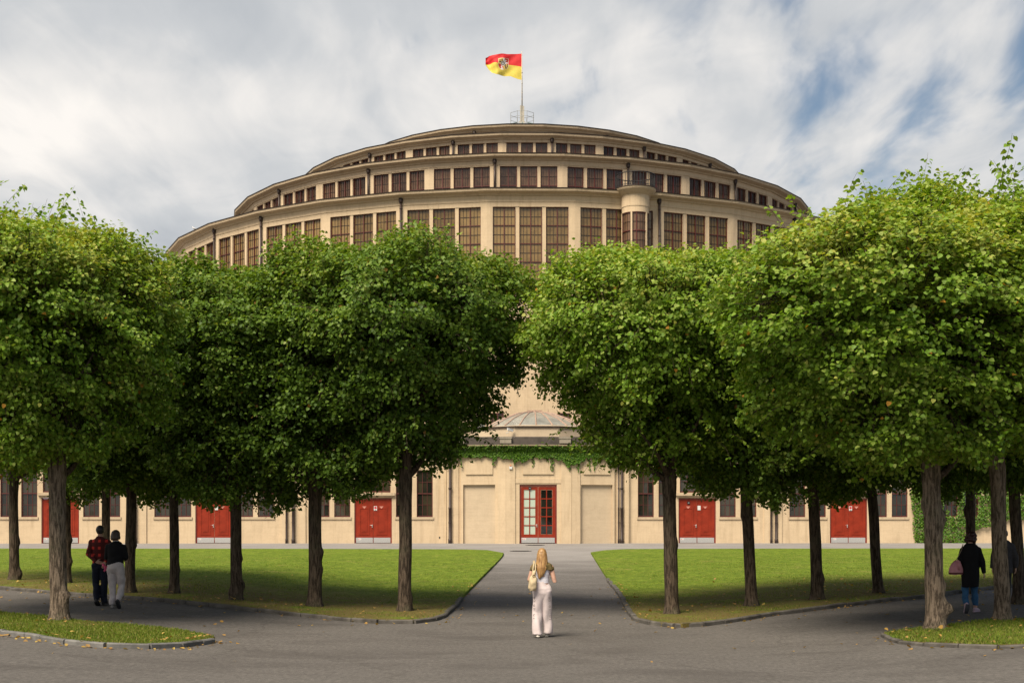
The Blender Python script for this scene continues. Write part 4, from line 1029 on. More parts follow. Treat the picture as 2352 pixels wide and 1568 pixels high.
# ------------------------------------------------------------------ ivy
def ivy(name, pts, label, size=(.06, .10), seed=0, stems=()):
    rg = np.random.RandomState(seed); P_ = np.array([p[:3] for p in pts]); nn = np.array([p[3:6] for p in pts])
    n = len(P_); nrm = nn*.9+np.array([0, 0, .45])+rg.normal(0, .35, (n, 3)); tip = np.array([0, 0, -1.])+rg.normal(0, .45, (n, 3))
    v, q = leaf_arrays(P_, nrm, tip, rg.uniform(size[0], size[1], n))
    o = empty(name, (0, 0, 0), 0, label, 'ivy'); o.matrix_world = M_hall
    put('foliage', np_mesh('foliage', v, q, M_ivy, np.repeat(np.clip(rg.normal(.5, .22, n), 0, 1), 2)), o)
    for s in stems:
        mb = MB(); mb.tube(s, [.012]*len(s), 5); mb.build('stem', M_bark, o)
    return o
rv = random.Random(5); pts = []; stems = []
def along(line, s):
    P_ = [Vector(p) for p in line]; tot = sum((b-a).length for a, b in zip(P_, P_[1:])); d = s*tot
    for a, b in zip(P_, P_[1:]):
        L = (b-a).length
        if d <= L: u = (b-a)/L; return a+u*d, Vector((u.y, -u.x))
        d -= L
    return P_[-1], Vector((0, -1))
for k in range(12000):
    s = rv.random(); q, nn = along([(-5.2, FY-.2)]+CL[1:-1]+[(5.3, FY-.2)], s); x = q.x
    ln = .66+.50*max(0, nz((x*.9, 2.2, 0)))+.40*max(0, nz((x*2.6, 7.1, 0)))+.18*nz((x*7, 1, 0))
    ln += .35*math.exp(-((x-2.2)/.5)**2)+.45*math.exp(-((x-4.4)/.4)**2)+.25*math.exp(-((x+.9)/.35)**2)
    if x < -3: ln *= .8
    zz = 5.72-max(.12, ln)*(rv.random()**.8); o_ = .10+.42*max(0, (zz-5.35)/.4)*rv.random()+.12*rv.random()
    pts.append((q.x+nn.x*o_, q.y+nn.y*o_, zz, nn.x, nn.y, 0))
for k in range(26):
    s = rv.random(); q, nn = along(CL[1:-1], s); L = rv.uniform(.5, 1.3); st = []
    for j in range(int(L/.05)):
        z = 5.4-j*.05; x = q.x+.03*math.sin(j*.7+k); pts.append((x+nn.x*.1+rv.gauss(0, .03), q.y+nn.y*.1, z, nn.x, nn.y, 0))
    stems.append([(q.x+nn.x*.09, q.y+nn.y*.09, 5.5), (q.x+nn.x*.09, q.y+nn.y*.09, 5.4-L)])
ivy('ivy', pts, 'green ivy fringe hanging from the cornice over the central red door', (.06, .10), 1, stems)
pts = []
while len(pts) < 15000:
    x = rv.uniform(21.6, 31); z = rv.uniform(0, 5.6)
    left = 22.25-.09*z+.12*nz((0, z*1.5, 1))
    if x < left: continue
    low = 0 if x < 25.7 else .75+(x-25.7)*.28 if x < 28 else 1.42
    if z < low+.1*nz((x*2, 0, 3)): continue
    if 23.95 < x < 24.75 and 1.62 < z < 3.0 and nz((x*3, z*3, 5)) > -.35: continue
    if 25.2 < x < 26.0 and 1.62 < z < 3.0 and nz((x*3, z*3, 5)) > -.25: continue
    thick = .16+.14*nz((x*1.6, z*1.6, 2)); y = FY-.05-max(.05, thick)*rv.random()
    pts.append((x, y, z, nz((x*2, z*2, 8))*.6, -1, .1))
ivy('ivy', pts, 'dense dark green ivy blanket covering the wall behind the woman with the pink bag', (.07, .11), 2)
pts = []
for k in range(1900):
    z = 2.1+3.3*rv.random(); wdt = .18+.32*ss(2.1, 3.6, z); x = 13.95+rv.gauss(0, wdt*.6)+.1*nz((0, z*2, 1)); pts.append((x, FY-.12-.18*rv.random(), z, 0, -1, 0))
ivy('ivy', pts, 'narrow ivy climbing the drain pipe between the two right-hand doors', (.06, .10), 3)

# ------------------------------------------------------------------ flag
FL = empty('flag', (0, 0, 0), 0, 'red over yellow flag with a quartered shield flying from the roof mast', 'flag')
FL.matrix_world = M_hall @ Matrix.Translation((-.05, 0, 38.9+6.40))
def interp(t, P_):
    for (a, b), (c, d) in zip(P_, P_[1:]):
        if a <= t <= c: return b+(d-b)*(t-a)/(c-a)
    return P_[-1][1]
topc = [(0, 0), (.4, -.05), (.7, -.07), (.9, -.13), (1, -.35)]; midc = [(0, -1.22), (.3, -1.04), (.6, -.95), (.8, -.85), (.9, -.92), (1, -.93)]; botc = [(0, -2.46), (.12, -2.36), (.3, -2.1), (.55, -2.06), (.7, -2.02), (.82, -1.80), (.92, -1.45), (1, -1.0)]
def flag_pt(u, v):
    t, m_, b_ = interp(u, topc), interp(u, midc), interp(u, botc); z = t+(m_-t)*v*2 if v < .5 else m_+(b_-m_)*(v*2-1)
    y = .30*u*math.sin(u*9-v*1.6)+.10*u*math.sin(u*21+v*3.5)+.04*math.sin((u*5-v*4)*3.2)*(.2+u)
    return (-3.36*u, y, z)
def emblem(x, z):
    """shield colour index at flag position in metres, or None"""
    a = (x+2.17)/.97; b = (-.45-z)/1.08
    if not (0 <= a <= 1 and 0 <= b <= 1): return None
    half = .5 if b < .55 else .5*math.sqrt(max(0, 1-((b-.55)/.45)**2))
    if abs(a-.5) > half: return None
    if abs(a-.5) > half-.03 or b < .03: return 6
    ca, cb = (a-.46)*.97, (b-.46)*1.08; r = math.hypot(ca, cb)
    if r < .10: return 4 if not (abs(ca) < .06 and -.01 < cb < .015) and not (.01 < ca < .06 and .03 < cb < .06) else 3
    if r < .165: return 3
    if r < .20: return 4
    if a < .5 and b < .5:
        if (.08 < a < .13 or .22 < a < .27 or .36 < a < .41) and .08 < b < .36: return 3
        if .08 < a < .41 and (.16 < b < .20 or .28 < b < .36): return 3
        return 5
    if a >= .5 and b < .5:
        if abs((a-.62)-(b-.3)*.4) < .09 or (abs(b-.2) < .05 and .55 < a < .8) or (abs(b-.38) < .06 and .68 < a < .93): return 4
        return 2
    if a < .5:
        if math.hypot((a-.33)*.97, (b-.70)*1.08) < .07 or (b > .76 and abs(a-.36) < (b-.74)*.9): return 4
        return 2
    if abs((a-.74)-(b-.7)*.25) < .035 or abs((a-.90)+(b-.7)*.10) < .035 or abs((a-.66)+(b-.7)*-.5) < .03: return 3
    return 5
mb = MB(); NU, NV = 170, 110
mb.v = [flag_pt(i/NU, j/NV) for j in range(NV+1) for i in range(NU+1)]
for j in range(NV):
    for i in range(NU):
        k = j*(NU+1)+i; x, y, z = mb.v[k]; e_ = emblem(x, z); mb.f.append((k, k+1, k+NU+2, k+NU+1)); mb.m.append(e_ if e_ is not None else (0 if (j+.5)/NV < .5 else 1))
fm = [simple('flag_red', (.66, .016, .022), .7, 0, .1), simple('flag_yellow', (.72, .58, .09), .7, 0, .08), simple('shield_red', (.50, .03, .03), .7), simple('shield_black', (.02, .02, .02), .7), simple('shield_white', (.72, .70, .68), .7), simple('shield_gold', (.62, .44, .12), .7), simple('shield_border', (.75, .62, .42), .7)]
mb.build('cloth', fm, FL, True)
mb = MB(); mb.tube([(.0, 0, .02), (.05, 0, .02)], [.02, .02], 6); mb.tube([(.0, 0, -2.42), (.05, 0, -2.42)], [.02, .02], 6); mb.build('cloth_ring', M_galv, FL)

# ------------------------------------------------------------------ gulls on the cornice
M_gull = simple('gull_feather', (.55, .56, .58), .7)
for k, hd, lab in ((-6.85, .4, 'grey gull standing on the lowest cornice at the far left'), (-5.05, 2.4, 'grey gull perched on the lowest cornice right of the other gull')):
    b = empty('gull', (0, 0, 0), 0, lab, 'bird'); a = k*R(SEG); b.matrix_world = M_hall @ Matrix.Translation(fpos(32.1*math.cos(HALF)/math.cos(((k+.5) % 1-.5)*R(SEG)), a, 24.88)) @ Matrix.Rotation(hd, 4, 'Z')
    mb = MB(); mb.tube([(-.28, 0, .17), (-.16, 0, .19), (0, 0, .22), (.12, 0, .27), (.17, 0, .34), (.21, 0, .39), (.27, 0, .40), (.33, 0, .39)], [.015, (.05, .04), (.085, .075), (.075, .07), .045, .045, .04, .008], 12)
    mb.tube([(-.02, .04, .16), (-.02, .04, 0), (.05, .04, 0)], [.012, .01, .012], 6); mb.tube([(.02, -.04, .16), (.02, -.04, 0), (.09, -.04, 0)], [.012, .01, .012], 6)
    mb.build('body', M_gull, b, True)

# ------------------------------------------------------------------ fallen leaves
def scatter_leaves():
    rg = np.random.RandomState(9); P_ = []
    for p in tree_pts:
        for _ in range(26):
            r = abs(rg.normal(0, 2.2)); a = rg.rand()*6.28; P_.append((p.x+r*math.cos(a), p.y+r*math.sin(a)))
    for _ in range(70): P_.append((rg.uniform(-12, 12), rg.uniform(20, 45)))
    for _ in range(90): P_.append((rg.uniform(7.2, 12), rg.uniform(33.5, 40)))
    for line, k in ((rline, 130), (lline, 90), (ilfl, 170), (irfl, 60)):
        L = [q for q in line if q.y < 42 and abs(q.x) < 13]
        for _ in range(k):
            q = L[rg.randint(len(L))]; P_.append((q.x+rg.normal(0, .22), q.y-abs(rg.normal(0, .14))-.05))
    pos = []
    for x, y in P_:
        q = Vector((x, y)); on = any(f(q) for f in (insL, insR, insIL, insIR)); pos.append((x, y, G(x, y)+(.125 if on else .012)))
    pos = np.array(pos); n = len(pos); nrm = np.array([0, 0, 1.])+rg.normal(0, .3, (n, 3)); tip = rg.normal(0, 1, (n, 3))
    v, q = leaf_arrays(pos, nrm, tip, rg.uniform(.04, .085, n))
    tag(put('fallen_leaves', np_mesh('fallen_leaves', v, q, M_fallen, np.repeat(rg.rand(n), 2))), 'scattered brown and yellow leaves lying on grass and asphalt', 'leaves', kind='stuff')
scatter_leaves()

# ------------------------------------------------------------------ people
def remesh(name, mb, voxel, mat, smooth=6, fold=None):
    me = mb.mesh('tmp', mat); o = bpy.data.objects.new('tmp', me); COL.objects.link(o)
    m = o.modifiers.new('r', 'REMESH'); m.mode = 'VOXEL'; m.voxel_size = voxel
    if smooth: s_ = o.modifiers.new('s', 'SMOOTH'); s_.iterations = smooth; s_.factor = .5
    dg = bpy.context.evaluated_depsgraph_get(); out = bpy.data.meshes.new_from_object(o.evaluated_get(dg)); bpy.data.objects.remove(o)
    out.name = name; out.materials.clear(); out.materials.append(mat)
    n = len(out.vertices); co = np.empty(n*3, np.float32); no = np.empty(n*3, np.float32)
    out.vertices.foreach_get('co', co); out.vertices.foreach_get('normal', no); co = co.reshape(-1, 3); no = no.reshape(-1, 3)
    if fold:
        amp, fx, fz, seed = fold
        d = np.sin(co[:, 2]*fz+np.sin(co[:, 0]*fx+seed)*2.2+co[:, 1]*fx*.6+seed)+.6*np.sin(co[:, 2]*fz*1.9-co[:, 0]*fx*1.3+seed*2)+.5*np.sin(co[:, 0]*fx*2.1+co[:, 1]*fx*1.7+co[:, 2]*fz*.35)
        co = co+no*(amp*d)[:, None]; out.vertices.foreach_set('co', co.astype(np.float32).ravel())
    out.polygons.foreach_set('use_smooth', np.ones(len(out.polygons), bool)); out.update(); return out
SKIN = simple('skin', (.55, .32, .23), .55, 0, .08, 12)
def fabric(name, col, var=.15, scale=14, rough=.85): return simple(name, col, rough, 0, var, scale, .2, .25)
def lerp(a, b, t): return Vector(a)*(1-t)+Vector(b)*t
def limb_pts(a, b, c, k=4):
    a, b, c = Vector(a), Vector(b), Vector(c); return [lerp(a, b, i/k) for i in range(k)]+[lerp(b, c, i/k) for i in range(k+1)]
def limb_rad(r0, r1, r2, r3, k=4):
    # upper thick, a swell under the joint, thin wrist or ankle
    up = [r0+(r1-r0)*i/k for i in range(k)]; lo = [r1+(r2-r1)*min(1, i/(k*.35)) if i < k*.4 else r2+(r3-r2)*(i-k*.4)/(k*.6) for i in range(k+1)]; return up+lo
def hand(mb, wrist, d, side, H, curl=.5, palm=None):
    """palm, four fingers and a thumb that leaves the side of the palm"""
    w_ = Vector(wrist); d = Vector(d).normalized(); pn = Vector(palm or (0, 1, 0)); pn = (pn-d*d.dot(pn)).normalized(); sx = d.cross(pn)*side; s = H/1.7
    mb.tube([w_-d*.02*s, w_+d*.03*s, w_+d*.08*s], [(.026*s, .018*s), (.040*s, .017*s), (.040*s, .014*s)], 10, ref=tuple(sx))
    for k, (o_, L) in enumerate(((-.029, .066), (-.010, .078), (.010, .073), (.028, .058))):
        b = w_+d*.078*s+sx*o_*s; p = [b]; dd = d.copy()
        for j in range(3): dd = (dd+pn*curl*.45).normalized(); p.append(p[-1]+dd*L*s/3)
        mb.tube([b-d*.02*s]+p, [.010*s, .0098*s, .0092*s, .0088*s, .006*s], 8)
    b = w_+d*.022*s-sx*.030*s; t1 = (d*.7-sx*.75+pn*.35).normalized(); t2 = (d*.95-sx*.2+pn*.45).normalized()
    mb.tube([w_+d*.01*s, b, b+t1*.038*s, b+t1*.038*s+t2*.030*s], [.014*s, .0125*s, .0105*s, .007*s], 8)
def body(H, legs, arms, head=(0, 0), lean=0, female=True, headdir=(0, 1, 0)):
    """one continuous figure; legs/arms = ((hip,knee,ankle,toe dir),...), coordinates in metres, figure faces +y"""
    mb = MB(); s = H/1.7; sh = .185*s if female else .205*s
    zt = .0
    tor = [(.50, .135, .10), (.54, .165 if female else .155, .115), (.585, .140 if female else .150, .10), (.64, .120 if female else .145, .092), (.70, .135 if female else .158, .105), (.76, .155 if female else .178, .115), (.80, .155 if female else .178, .10), (.825, .105, .075)]
    mb.tube([(0, lean*(z-.5)*H, z*H) for z, a, b in tor], [(a*s, b*s) for z, a, b in tor], 20)
    nk = Vector((0, lean*.33*H, .82*H)); hc = Vector((head[0]*s, lean*.42*H+.015*s+head[1]*s, .928*H))
    mb.tube([nk-Vector((0, 0, .03*s)), lerp(nk, hc, .4), hc], [.058*s, .052*s, .05*s], 14)
    mb.ball(hc+Vector((0, -.008*s, .012*s)), (.079*s, .096*s, .102*s), 18, 14); mb.tube([hc+Vector((0, .02*s, -.03*s)), hc+Vector((0, .05*s, -.085*s))], [(.058*s, .06*s), (.036*s, .03*s)], 12)
    hd = Vector(headdir).normalized(); rt = Vector((hd.y, -hd.x, 0))
    mb.tube([hc+hd*.08*s+Vector((0, 0, .02*s)), hc+hd*.105*s-Vector((0, 0, .018*s)), hc+hd*.085*s-Vector((0, 0, .026*s))], [.011*s, .015*s, .012*s], 8)      # nose
    mb.ball(hc+hd*.083*s-Vector((0, 0, .052*s)), (.022*s, .012*s, .012*s), 8, 6)                                                  # mouth
    for q in (-1, 1):
        mb.ball(hc+rt*q*.076*s-hd*.005*s+Vector((0, 0, -.008*s)), (.012*s, .020*s, .032*s), 8, 8)                                  # ears
        mb.ball(hc+rt*q*.033*s+hd*.076*s+Vector((0, 0, .008*s)), (.014*s, .012*s, .010*s), 8, 6)                                   # eyes
    for q, (hip, kn, an, toe) in zip((-1, 1), legs):
        mb.tube(limb_pts(hip, kn, an), limb_rad(.088*s, .058*s, .060*s, .038*s), 14); mb.ball(kn, .055*s)
        t = Vector(toe).normalized(); a = Vector(an); up = Vector((0, 0, 1)); up = (up-t*t.dot(up)).normalized()
        mb.tube([a-t*.05*s-up*.035*s, a+t*.04*s-up*.035*s, a+t*.12*s-up*.05*s, a+t*.17*s-up*.055*s], [(.034*s, .032*s), (.040*s, .035*s), (.043*s, .022*s), (.030*s, .014*s)], 12, ref=(1, 0, 0))
    for q, (shd, el_, wr, hdir, curl, pn) in zip((-1, 1), arms):
        mb.tube(limb_pts(shd, el_, wr), limb_rad(.050*s, .040*s, .040*s, .026*s), 12); mb.ball(shd, .056*s)
        hand(mb, wr, hdir, q, H, curl, pn)
    return mb
def shoe(mb, an, toe, s, up=None):
    t = Vector(toe).normalized(); a = Vector(an); up = Vector((0, 0, 1)); up = (up-t*t.dot(up)).normalized()
    mb.tube([a-t*.075*s-up*.045*s, a-t*.03*s-up*.03*s, a+t*.05*s-up*.038*s, a+t*.13*s-up*.052*s, a+t*.195*s-up*.06*s], [(.030*s, .035*s), (.043*s, .048*s), (.046*s, .044*s), (.050*s, .030*s), (.030*s, .018*s)], 14, ref=(1, 0, 0))
    mb.tube([a-t*.085*s-up*.082*s, a+t*.05*s-up*.082*s, a+t*.20*s-up*.080*s], [(.038*s, .012*s), (.046*s, .012*s), (.036*s, .012*s)], 12, ref=(1, 0, 0))
def person(loc, rz, label, H, legs, arms, parts, **k):
    o = empty('person', loc, rz, label, 'person')
    put('body', remesh('body', body(H, legs, arms, **k), .0085, SKIN, 3), o)
    for nm, mb, vox, mat, sm, fold in parts:
        put(nm, remesh(nm, mb, vox, mat, sm, fold) if vox else mb.mesh(nm, mat, True), o)
    return o
def hair_mat(name, lo, hi):
    m, nt, b = material(name); v = coords(nt, 'Object', (1, 1, .06)); n = noise_n(nt, v, 70, 4, .6, .4)
    nt.links.new(ramp_n(nt, n, [(.35, lo), (.65, hi)]), b.inputs['Base Color']); b.inputs['Roughness'].default_value = .45; bump(nt, b, n, .6, .01); return m

# ---- woman in the middle of the path (back to us), H 1.66
H = 1.66; s = H/1.7; g0 = gp(1245, 1463)
legs = (((-.085, 0, .86), (-.085, .02, .47), (-.075, -.06, .085), (-.05, 1, 0)), ((.085, 0, .86), (.10, .10, .47), (.095, .13, .085), (.12, 1, -.05)))
arms = (((-.165, .0, 1.30), (-.235, -.03, 1.07), (-.20, .16, .98), (.2, 1, -.1), .7, (1, 0, 0)), ((.165, .0, 1.30), (.235, -.06, 1.04), (.19, .15, 1.13), (-.3, .8, .5), .8, (-1, 0, 0)))
tr = MB()
tr.tube([(0, .02, .68), (0, .01, .76), (0, -.005, .84), (0, -.012, .91), (0, -.005, .98), (0, 0, 1.04)], [(.10, .06), (.15, .095), (.172, .118), (.168, .122), (.145, .105), (.132, .097)], 22)
tr.tube([(-.085, -.005, .88), (-.088, .0, .7), (-.090, .01, .47), (-.088, -.02, .25), (-.083, -.05, .045)], [(.088, .112), (.092, .104), (.090, .094), (.092, .097), (.100, .108)], 18)
tr.tube([(.085, -.005, .88), (.092, .02, .7), (.098, .06, .47), (.098, .09, .27), (.095, .11, .075)], [(.092, .11), (.094, .10), (.090, .092), (.092, .095), (.098, .105)], 18)
tp = MB(); tp.tube([(0, 0, 1.00), (0, 0, 1.06), (0, 0, 1.14), (0, 0, 1.22), (0, 0, 1.30)], [(.135, .10), (.128, .097), (.135, .10), (.150, .112), (.158, .112)], 22)
sw = MB(); sw.tube([(0, .0, 1.245), (0, .0, 1.29), (0, .0, 1.345), (0, 0, 1.375)], [(.232, .13), (.228, .132), (.205, .125), (.165, .105)], 26); sw.tube([(0, .0, 1.40), (0, .0, 1.36)], [(.10, .07), (.17, .11)], 20)
hr = MB(); hc = Vector((0, .0, 1.55))
hr.ball((0, -.01, 1.565), (.086, .098, .098), 20, 14)
hr.tube([(0, -.035, 1.60), (0, -.05, 1.54), (0, -.065, 1.46), (.0, -.085, 1.38), (-.005, -.105, 1.29), (-.02, -.115, 1.21), (-.035, -.115, 1.14), (-.05, -.11, 1.09)], [(.070, .055), (.088, .065), (.094, .062), (.100, .050), (.098, .038), (.078, .030), (.045, .022), (.012, .01)], 22)
for k in range(13):
    a = -1+2*k/12; zb = 1.10+.16*abs(a)**1.5+.04*nz((k, 1, 1)); hr.tube([(a*.078, -.088+.04*a*a, 1.56), (a*.094, -.118+.05*a*a, 1.42), (a*.095-.01, -.137+.03*a*a, 1.30), (a*.066-.03, -.137+.02*a*a, zb+.05), (a*.052-.036, -.13, zb)], [.014, .015, .015, .012, .004], 8)
sh_ = MB(); shoe(sh_, (-.075, -.06, .10), (-.05, 1, 0), s*.95); sh2 = MB(); shoe(sh2, (.095, .13, .10), (.12, 1, 0), s*.95)
M_pk = fabric('pale_pink_cotton', (.72, .62, .61), .10, 9)
M_ws = simple('white_shoe', (.65, .60, .52), .6)
pw = person(g0+Vector((0, 0, .0)), R(-2), 'woman with long blonde hair and pale pink trousers walking up the central path', H, legs, arms,
    [('trousers', tr, .012, M_pk, 9, (.0075, 15, 9, 1.0)), ('top', tp, .012, fabric('lavender_rib', (.86, .84, .92), .04, 20), 4, (.0015, 6, 60, 0)), ('shawl', sw, .011, fabric('olive_knit', (.155, .115, .045), .3, 30), 4, (.005, 25, 20, 2)),
     ('hair', hr, .0075, hair_mat('blonde_hair', (.14, .062, .018), (.46, .27, .10)), 2, None), ('shoe', sh_, .008, M_ws, 3, None), ('shoe', sh2, .008, M_ws, 3, None)])
M_ring = simple('dark_trim', (.16, .12, .10), .5)
for x, z0 in ((-.165, .74), (-.168, .60), (-.165, .42), (-.163, .27), (-.163, .14), (.165, .74), (.17, .58), (.175, .40)):
    mb = MB(); ex = -1 if x < 0 else 1
    mb.tube([(x*.86+.016*math.cos(k*.785), -.082, z0+.017*math.sin(k*.785)) for k in range(9)], [.004]*9, 6, ref=(0, 1, 0)); mb.tube([(x*.86-.02, -.084, z0-.055), (x*.86, -.092, z0-.062), (x*.86+.022, -.086, z0-.05)], [.005]*3, 6)
    mb.build('trouser_ring', M_ring, pw)
# cream shoulder bag
M_bag = fabric('cream_leather', (.60, .48, .30), .15, 8, .6)
bag = empty('shoulder_bag', pw.location+Vector((.035, -.02, .02)), pw.rotation_euler.z, 'cream slouchy shoulder bag on the blonde woman\'s left shoulder', 'bag')
mb = MB(); mb.tube([(-.205, -.15, .855), (-.212, -.155, .90), (-.206, -.16, 1.0), (-.192, -.16, 1.10), (-.178, -.155, 1.19), (-.172, -.15, 1.23)], [(.060, .045), (.082, .062), (.082, .060), (.062, .045), (.035, .025), (.016, .014)], 18)
put('pouch', remesh('pouch', mb, .009, M_bag, 4, (.005, 30, 22, 1)), bag)
for q in (-.03, .03):
    mb = MB(); mb.tube([(-.185+q, -.16, 1.15), (-.178+q*.8, -.155, 1.24), (-.175+q*.5, -.12, 1.34), (-.185+q*.3, .02, 1.405), (-.19, .10, 1.30), (-.215, .0, 1.13)], [(.011, .006)]*6, 8); mb.build('strap', M_bag, bag, True)
mb = MB(); mb.tube([(-.185+.022*math.cos(k*.785), -.20, 1.13+.022*math.sin(k*.785)) for k in range(9)], [.005]*9, 6, ref=(0, 1, 0)); mb.build('buckle', simple('tarnished_brass', (.22, .14, .06), .4, .6), bag)

# ---- man in the plaid shirt
H = 1.80; s = H/1.7; g1 = gp(230, 1390)
legs = (((-.09, 0, .93), (-.10, .05, .51), (-.045, -.10, .12), (.1, .85, -.52)), ((.09, 0, .93), (.085, .02, .50), (.075, .03, .09), (.1, 1, 0)))
arms = (((-.185, 0, 1.405), (-.24, -.07, 1.15), (-.05, -.17, .985), (1, -.1, -.25), .8, (0, 1, 0)), ((.185, 0, 1.405), (.235, -.09, 1.17), (.15, -.19, .97), (-.35, -.1, -.9), .7, (0, 1, 0)))
tr = MB(); tr.tube([(0, 0, .84), (0, -.01, .92), (0, 0, 1.02), (0, 0, 1.08)], [(.165, .115), (.17, .13), (.155, .115), (.15, .11)], 20)
tr.tube([(-.09, 0, .92), (-.095, .02, .72), (-.10, .05, .51), (-.075, -.03, .30), (-.048, -.10, .13)], [(.098, .115), (.092, .10), (.078, .085), (.072, .08), (.070, .078)], 16); tr.tube([(.09, 0, .92), (.088, .01, .72), (.085, .02, .50), (.08, .03, .3), (.075, .03, .07)], [(.098, .115), (.092, .10), (.078, .085), (.074, .08), (.074, .088)], 16)
st = MB(); st.tube([(0, 0, .90), (0, 0, 1.0), (0, 0, 1.15), (0, 0, 1.30), (0, 0, 1.41), (0, 0, 1.465), (0, 0, 1.505), (0, 0, 1.545)], [(.175, .13), (.170, .125), (.172, .122), (.195, .13), (.205, .125), (.165, .105), (.105, .08), (.068, .064)], 22)
st.tube(limb_pts(*arms[0][:3]), limb_rad(.072, .060, .058, .045), 14); st.tube(limb_pts(*arms[1][:3]), limb_rad(.072, .060, .058, .045), 14); st.ball(arms[0][0], .070); st.ball(arms[1][0], .070)
hr = MB(); hr.ball((0, -.005, 1.69), (.092, .110, .104), 18, 12); hr.tube([(0, -.055, 1.66), (0, -.062, 1.60)], [(.07, .045), (.055, .035)], 14)
sh1 = MB(); shoe(sh1, (-.045, -.10, .125), (.1, .85, -.52), s); sh2 = MB(); shoe(sh2, (.075, .03, .105), (.1, 1, 0), s)
def plaid():
    m, nt, b = material('red_plaid'); sp = N(nt, 'ShaderNodeSeparateXYZ'); nt.links.new(coords(nt, 'Object'), sp.inputs[0])
    def band(o, fr, ph): return ramp_n(nt, mth(nt, 'SINE', mth(nt, 'ADD', mth(nt, 'MULTIPLY', o, fr), ph)), [(0.0, (.03, .03, .03)), (.22, (.12, .12, .12)), (.50, (1, 1, 1))])
    c = mixc(nt, 1.0, band(sp.outputs[0], 44, 1.2), band(sp.outputs[2], 40, .4), 'MULTIPLY'); c = mixc(nt, 1.0, mixc(nt, .12, c, (1, 1, 1)), (.56, .035, .022), 'MULTIPLY')
    nt.links.new(c, b.inputs['Base Color']); b.inputs['Roughness'].default_value = .9; return m
man = person(g1, R(4), 'man in red and black plaid shirt walking with hands behind his back', H, legs, arms,
    [('trousers', tr, .012, fabric('navy_denim', (.016, .019, .034), .3), 5, (.005, 18, 16, 1)), ('shirt', st, .012, plaid(), 4, (.004, 14, 18, 2)), ('hair', hr, .009, hair_mat('black_hair', (.006, .005, .005), (.02, .016, .014)), 2, None), ('shoe', sh1, .009, M_black, 3, None), ('shoe', sh2, .009, M_black, 3, None)], female=False)
cl = empty('cloth_glove', man.location, man.rotation_euler.z, 'bright pink cloth held behind the back of the plaid-shirted man', 'cloth')
mb = MB(); mb.tube([(.10, -.215, .945), (.13, -.235, .90), (.155, -.235, .86), (.17, -.23, .80), (.135, -.235, .77)], [(.012, .02), (.035, .02), (.028, .018), (.032, .014), (.02, .008)], 12); mb.tube([(.13, -.235, .88), (.185, -.235, .875), (.215, -.23, .845)], [(.02, .014), (.022, .012), (.01, .006)], 10)
put('fold', remesh('fold', mb, .007, simple('pink_cloth', (.75, .10, .22), .7), 2, (.003, 60, 50, 1)), cl)

# ---- woman in black jumper beside him
H = 1.72; s = H/1.7; g2 = gp(266, 1396)
legs = (((-.09, 0, .89), (-.085, .03, .48), (-.065, .0, .09), (-.05, 1, 0)), ((.09, 0, .89), (.105, .07, .50), (.09, -.09, .15), (.05, .62, -.78)))
arms = (((-.165, 0, 1.335), (-.22, .02, 1.10), (-.13, .22, 1.08), (.4, 1, .1), .7, (1, 0, 0)), ((.165, 0, 1.335), (.225, .02, 1.10), (.13, .22, 1.07), (-.4, 1, .1), .7, (-1, 0, 0)))
tr = MB(); tr.tube([(0, 0, .80), (0, -.02, .88), (0, -.015, .95), (0, 0, 1.03)], [(.175, .125), (.185, .145), (.175, .13), (.15, .115)], 20)
tr.tube([(-.09, -.01, .88), (-.09, .01, .68), (-.085, .03, .48), (-.075, .02, .28), (-.066, .0, .075)], [(.102, .125), (.098, .108), (.080, .086), (.072, .078), (.074, .082)], 16); tr.tube([(.09, -.01, .88), (.10, .03, .68), (.105, .07, .50), (.10, -.01, .31), (.09, -.085, .17)], [(.102, .125), (.098, .108), (.080, .086), (.070, .075), (.060, .066)], 16)
jp = MB(); jp.tube([(0, 0, .93), (0, 0, .97), (0, 0, 1.10), (0, 0, 1.25), (0, 0, 1.36), (0, 0, 1.43), (0, 0, 1.455)], [(.172, .135), (.182, .14), (.172, .13), (.182, .135), (.182, .12), (.13, .095), (.075, .07)], 22)
for a in arms: jp.tube(limb_pts(*a[:3]), limb_rad(.064, .056, .054, .042), 14); jp.ball(a[0], .064)
co = MB(); co.tube([(0, 0, 1.435), (0, -.005, 1.475)], [(.082, .076), (.066, .064)], 16)
hr = MB(); hr.ball((0, -.005, 1.612), (.094, .108, .098), 18, 12); hr.tube([(0, -.02, 1.66), (0, -.03, 1.58), (.005, -.035, 1.52), (.01, -.032, 1.485)], [(.082, .08), (.104, .092), (.110, .092), (.094, .078)], 20)
sh1 = MB(); shoe(sh1, (-.065, 0, .105), (-.05, 1, 0), s*.95); sh2 = MB(); shoe(sh2, (.09, -.09, .155), (.05, .62, -.78), s*.95)
M_sh = simple('dark_shoe', (.02, .02, .022), .6)
wo2 = person(g2, R(-3), 'woman in black jumper and light grey trousers walking beside the plaid-shirted man', H, legs, arms,
    [('trousers', tr, .012, fabric('light_grey_cotton', (.62, .55, .53), .12), 5, (.006, 14, 20, 3)), ('jumper', jp, .012, fabric('black_wool', (.010, .010, .011), .2), 4, (.004, 12, 16, 1)), ('collar', co, .008, M_white, 2, None), ('hair', hr, .009, hair_mat('brown_bob', (.018, .009, .005), (.075, .035, .016)), 2, None), ('shoe', sh1, .009, simple('two_tone_shoe', (.30, .28, .26), .6), 3, None), ('shoe', sh2, .009, M_sh, 3, None)])

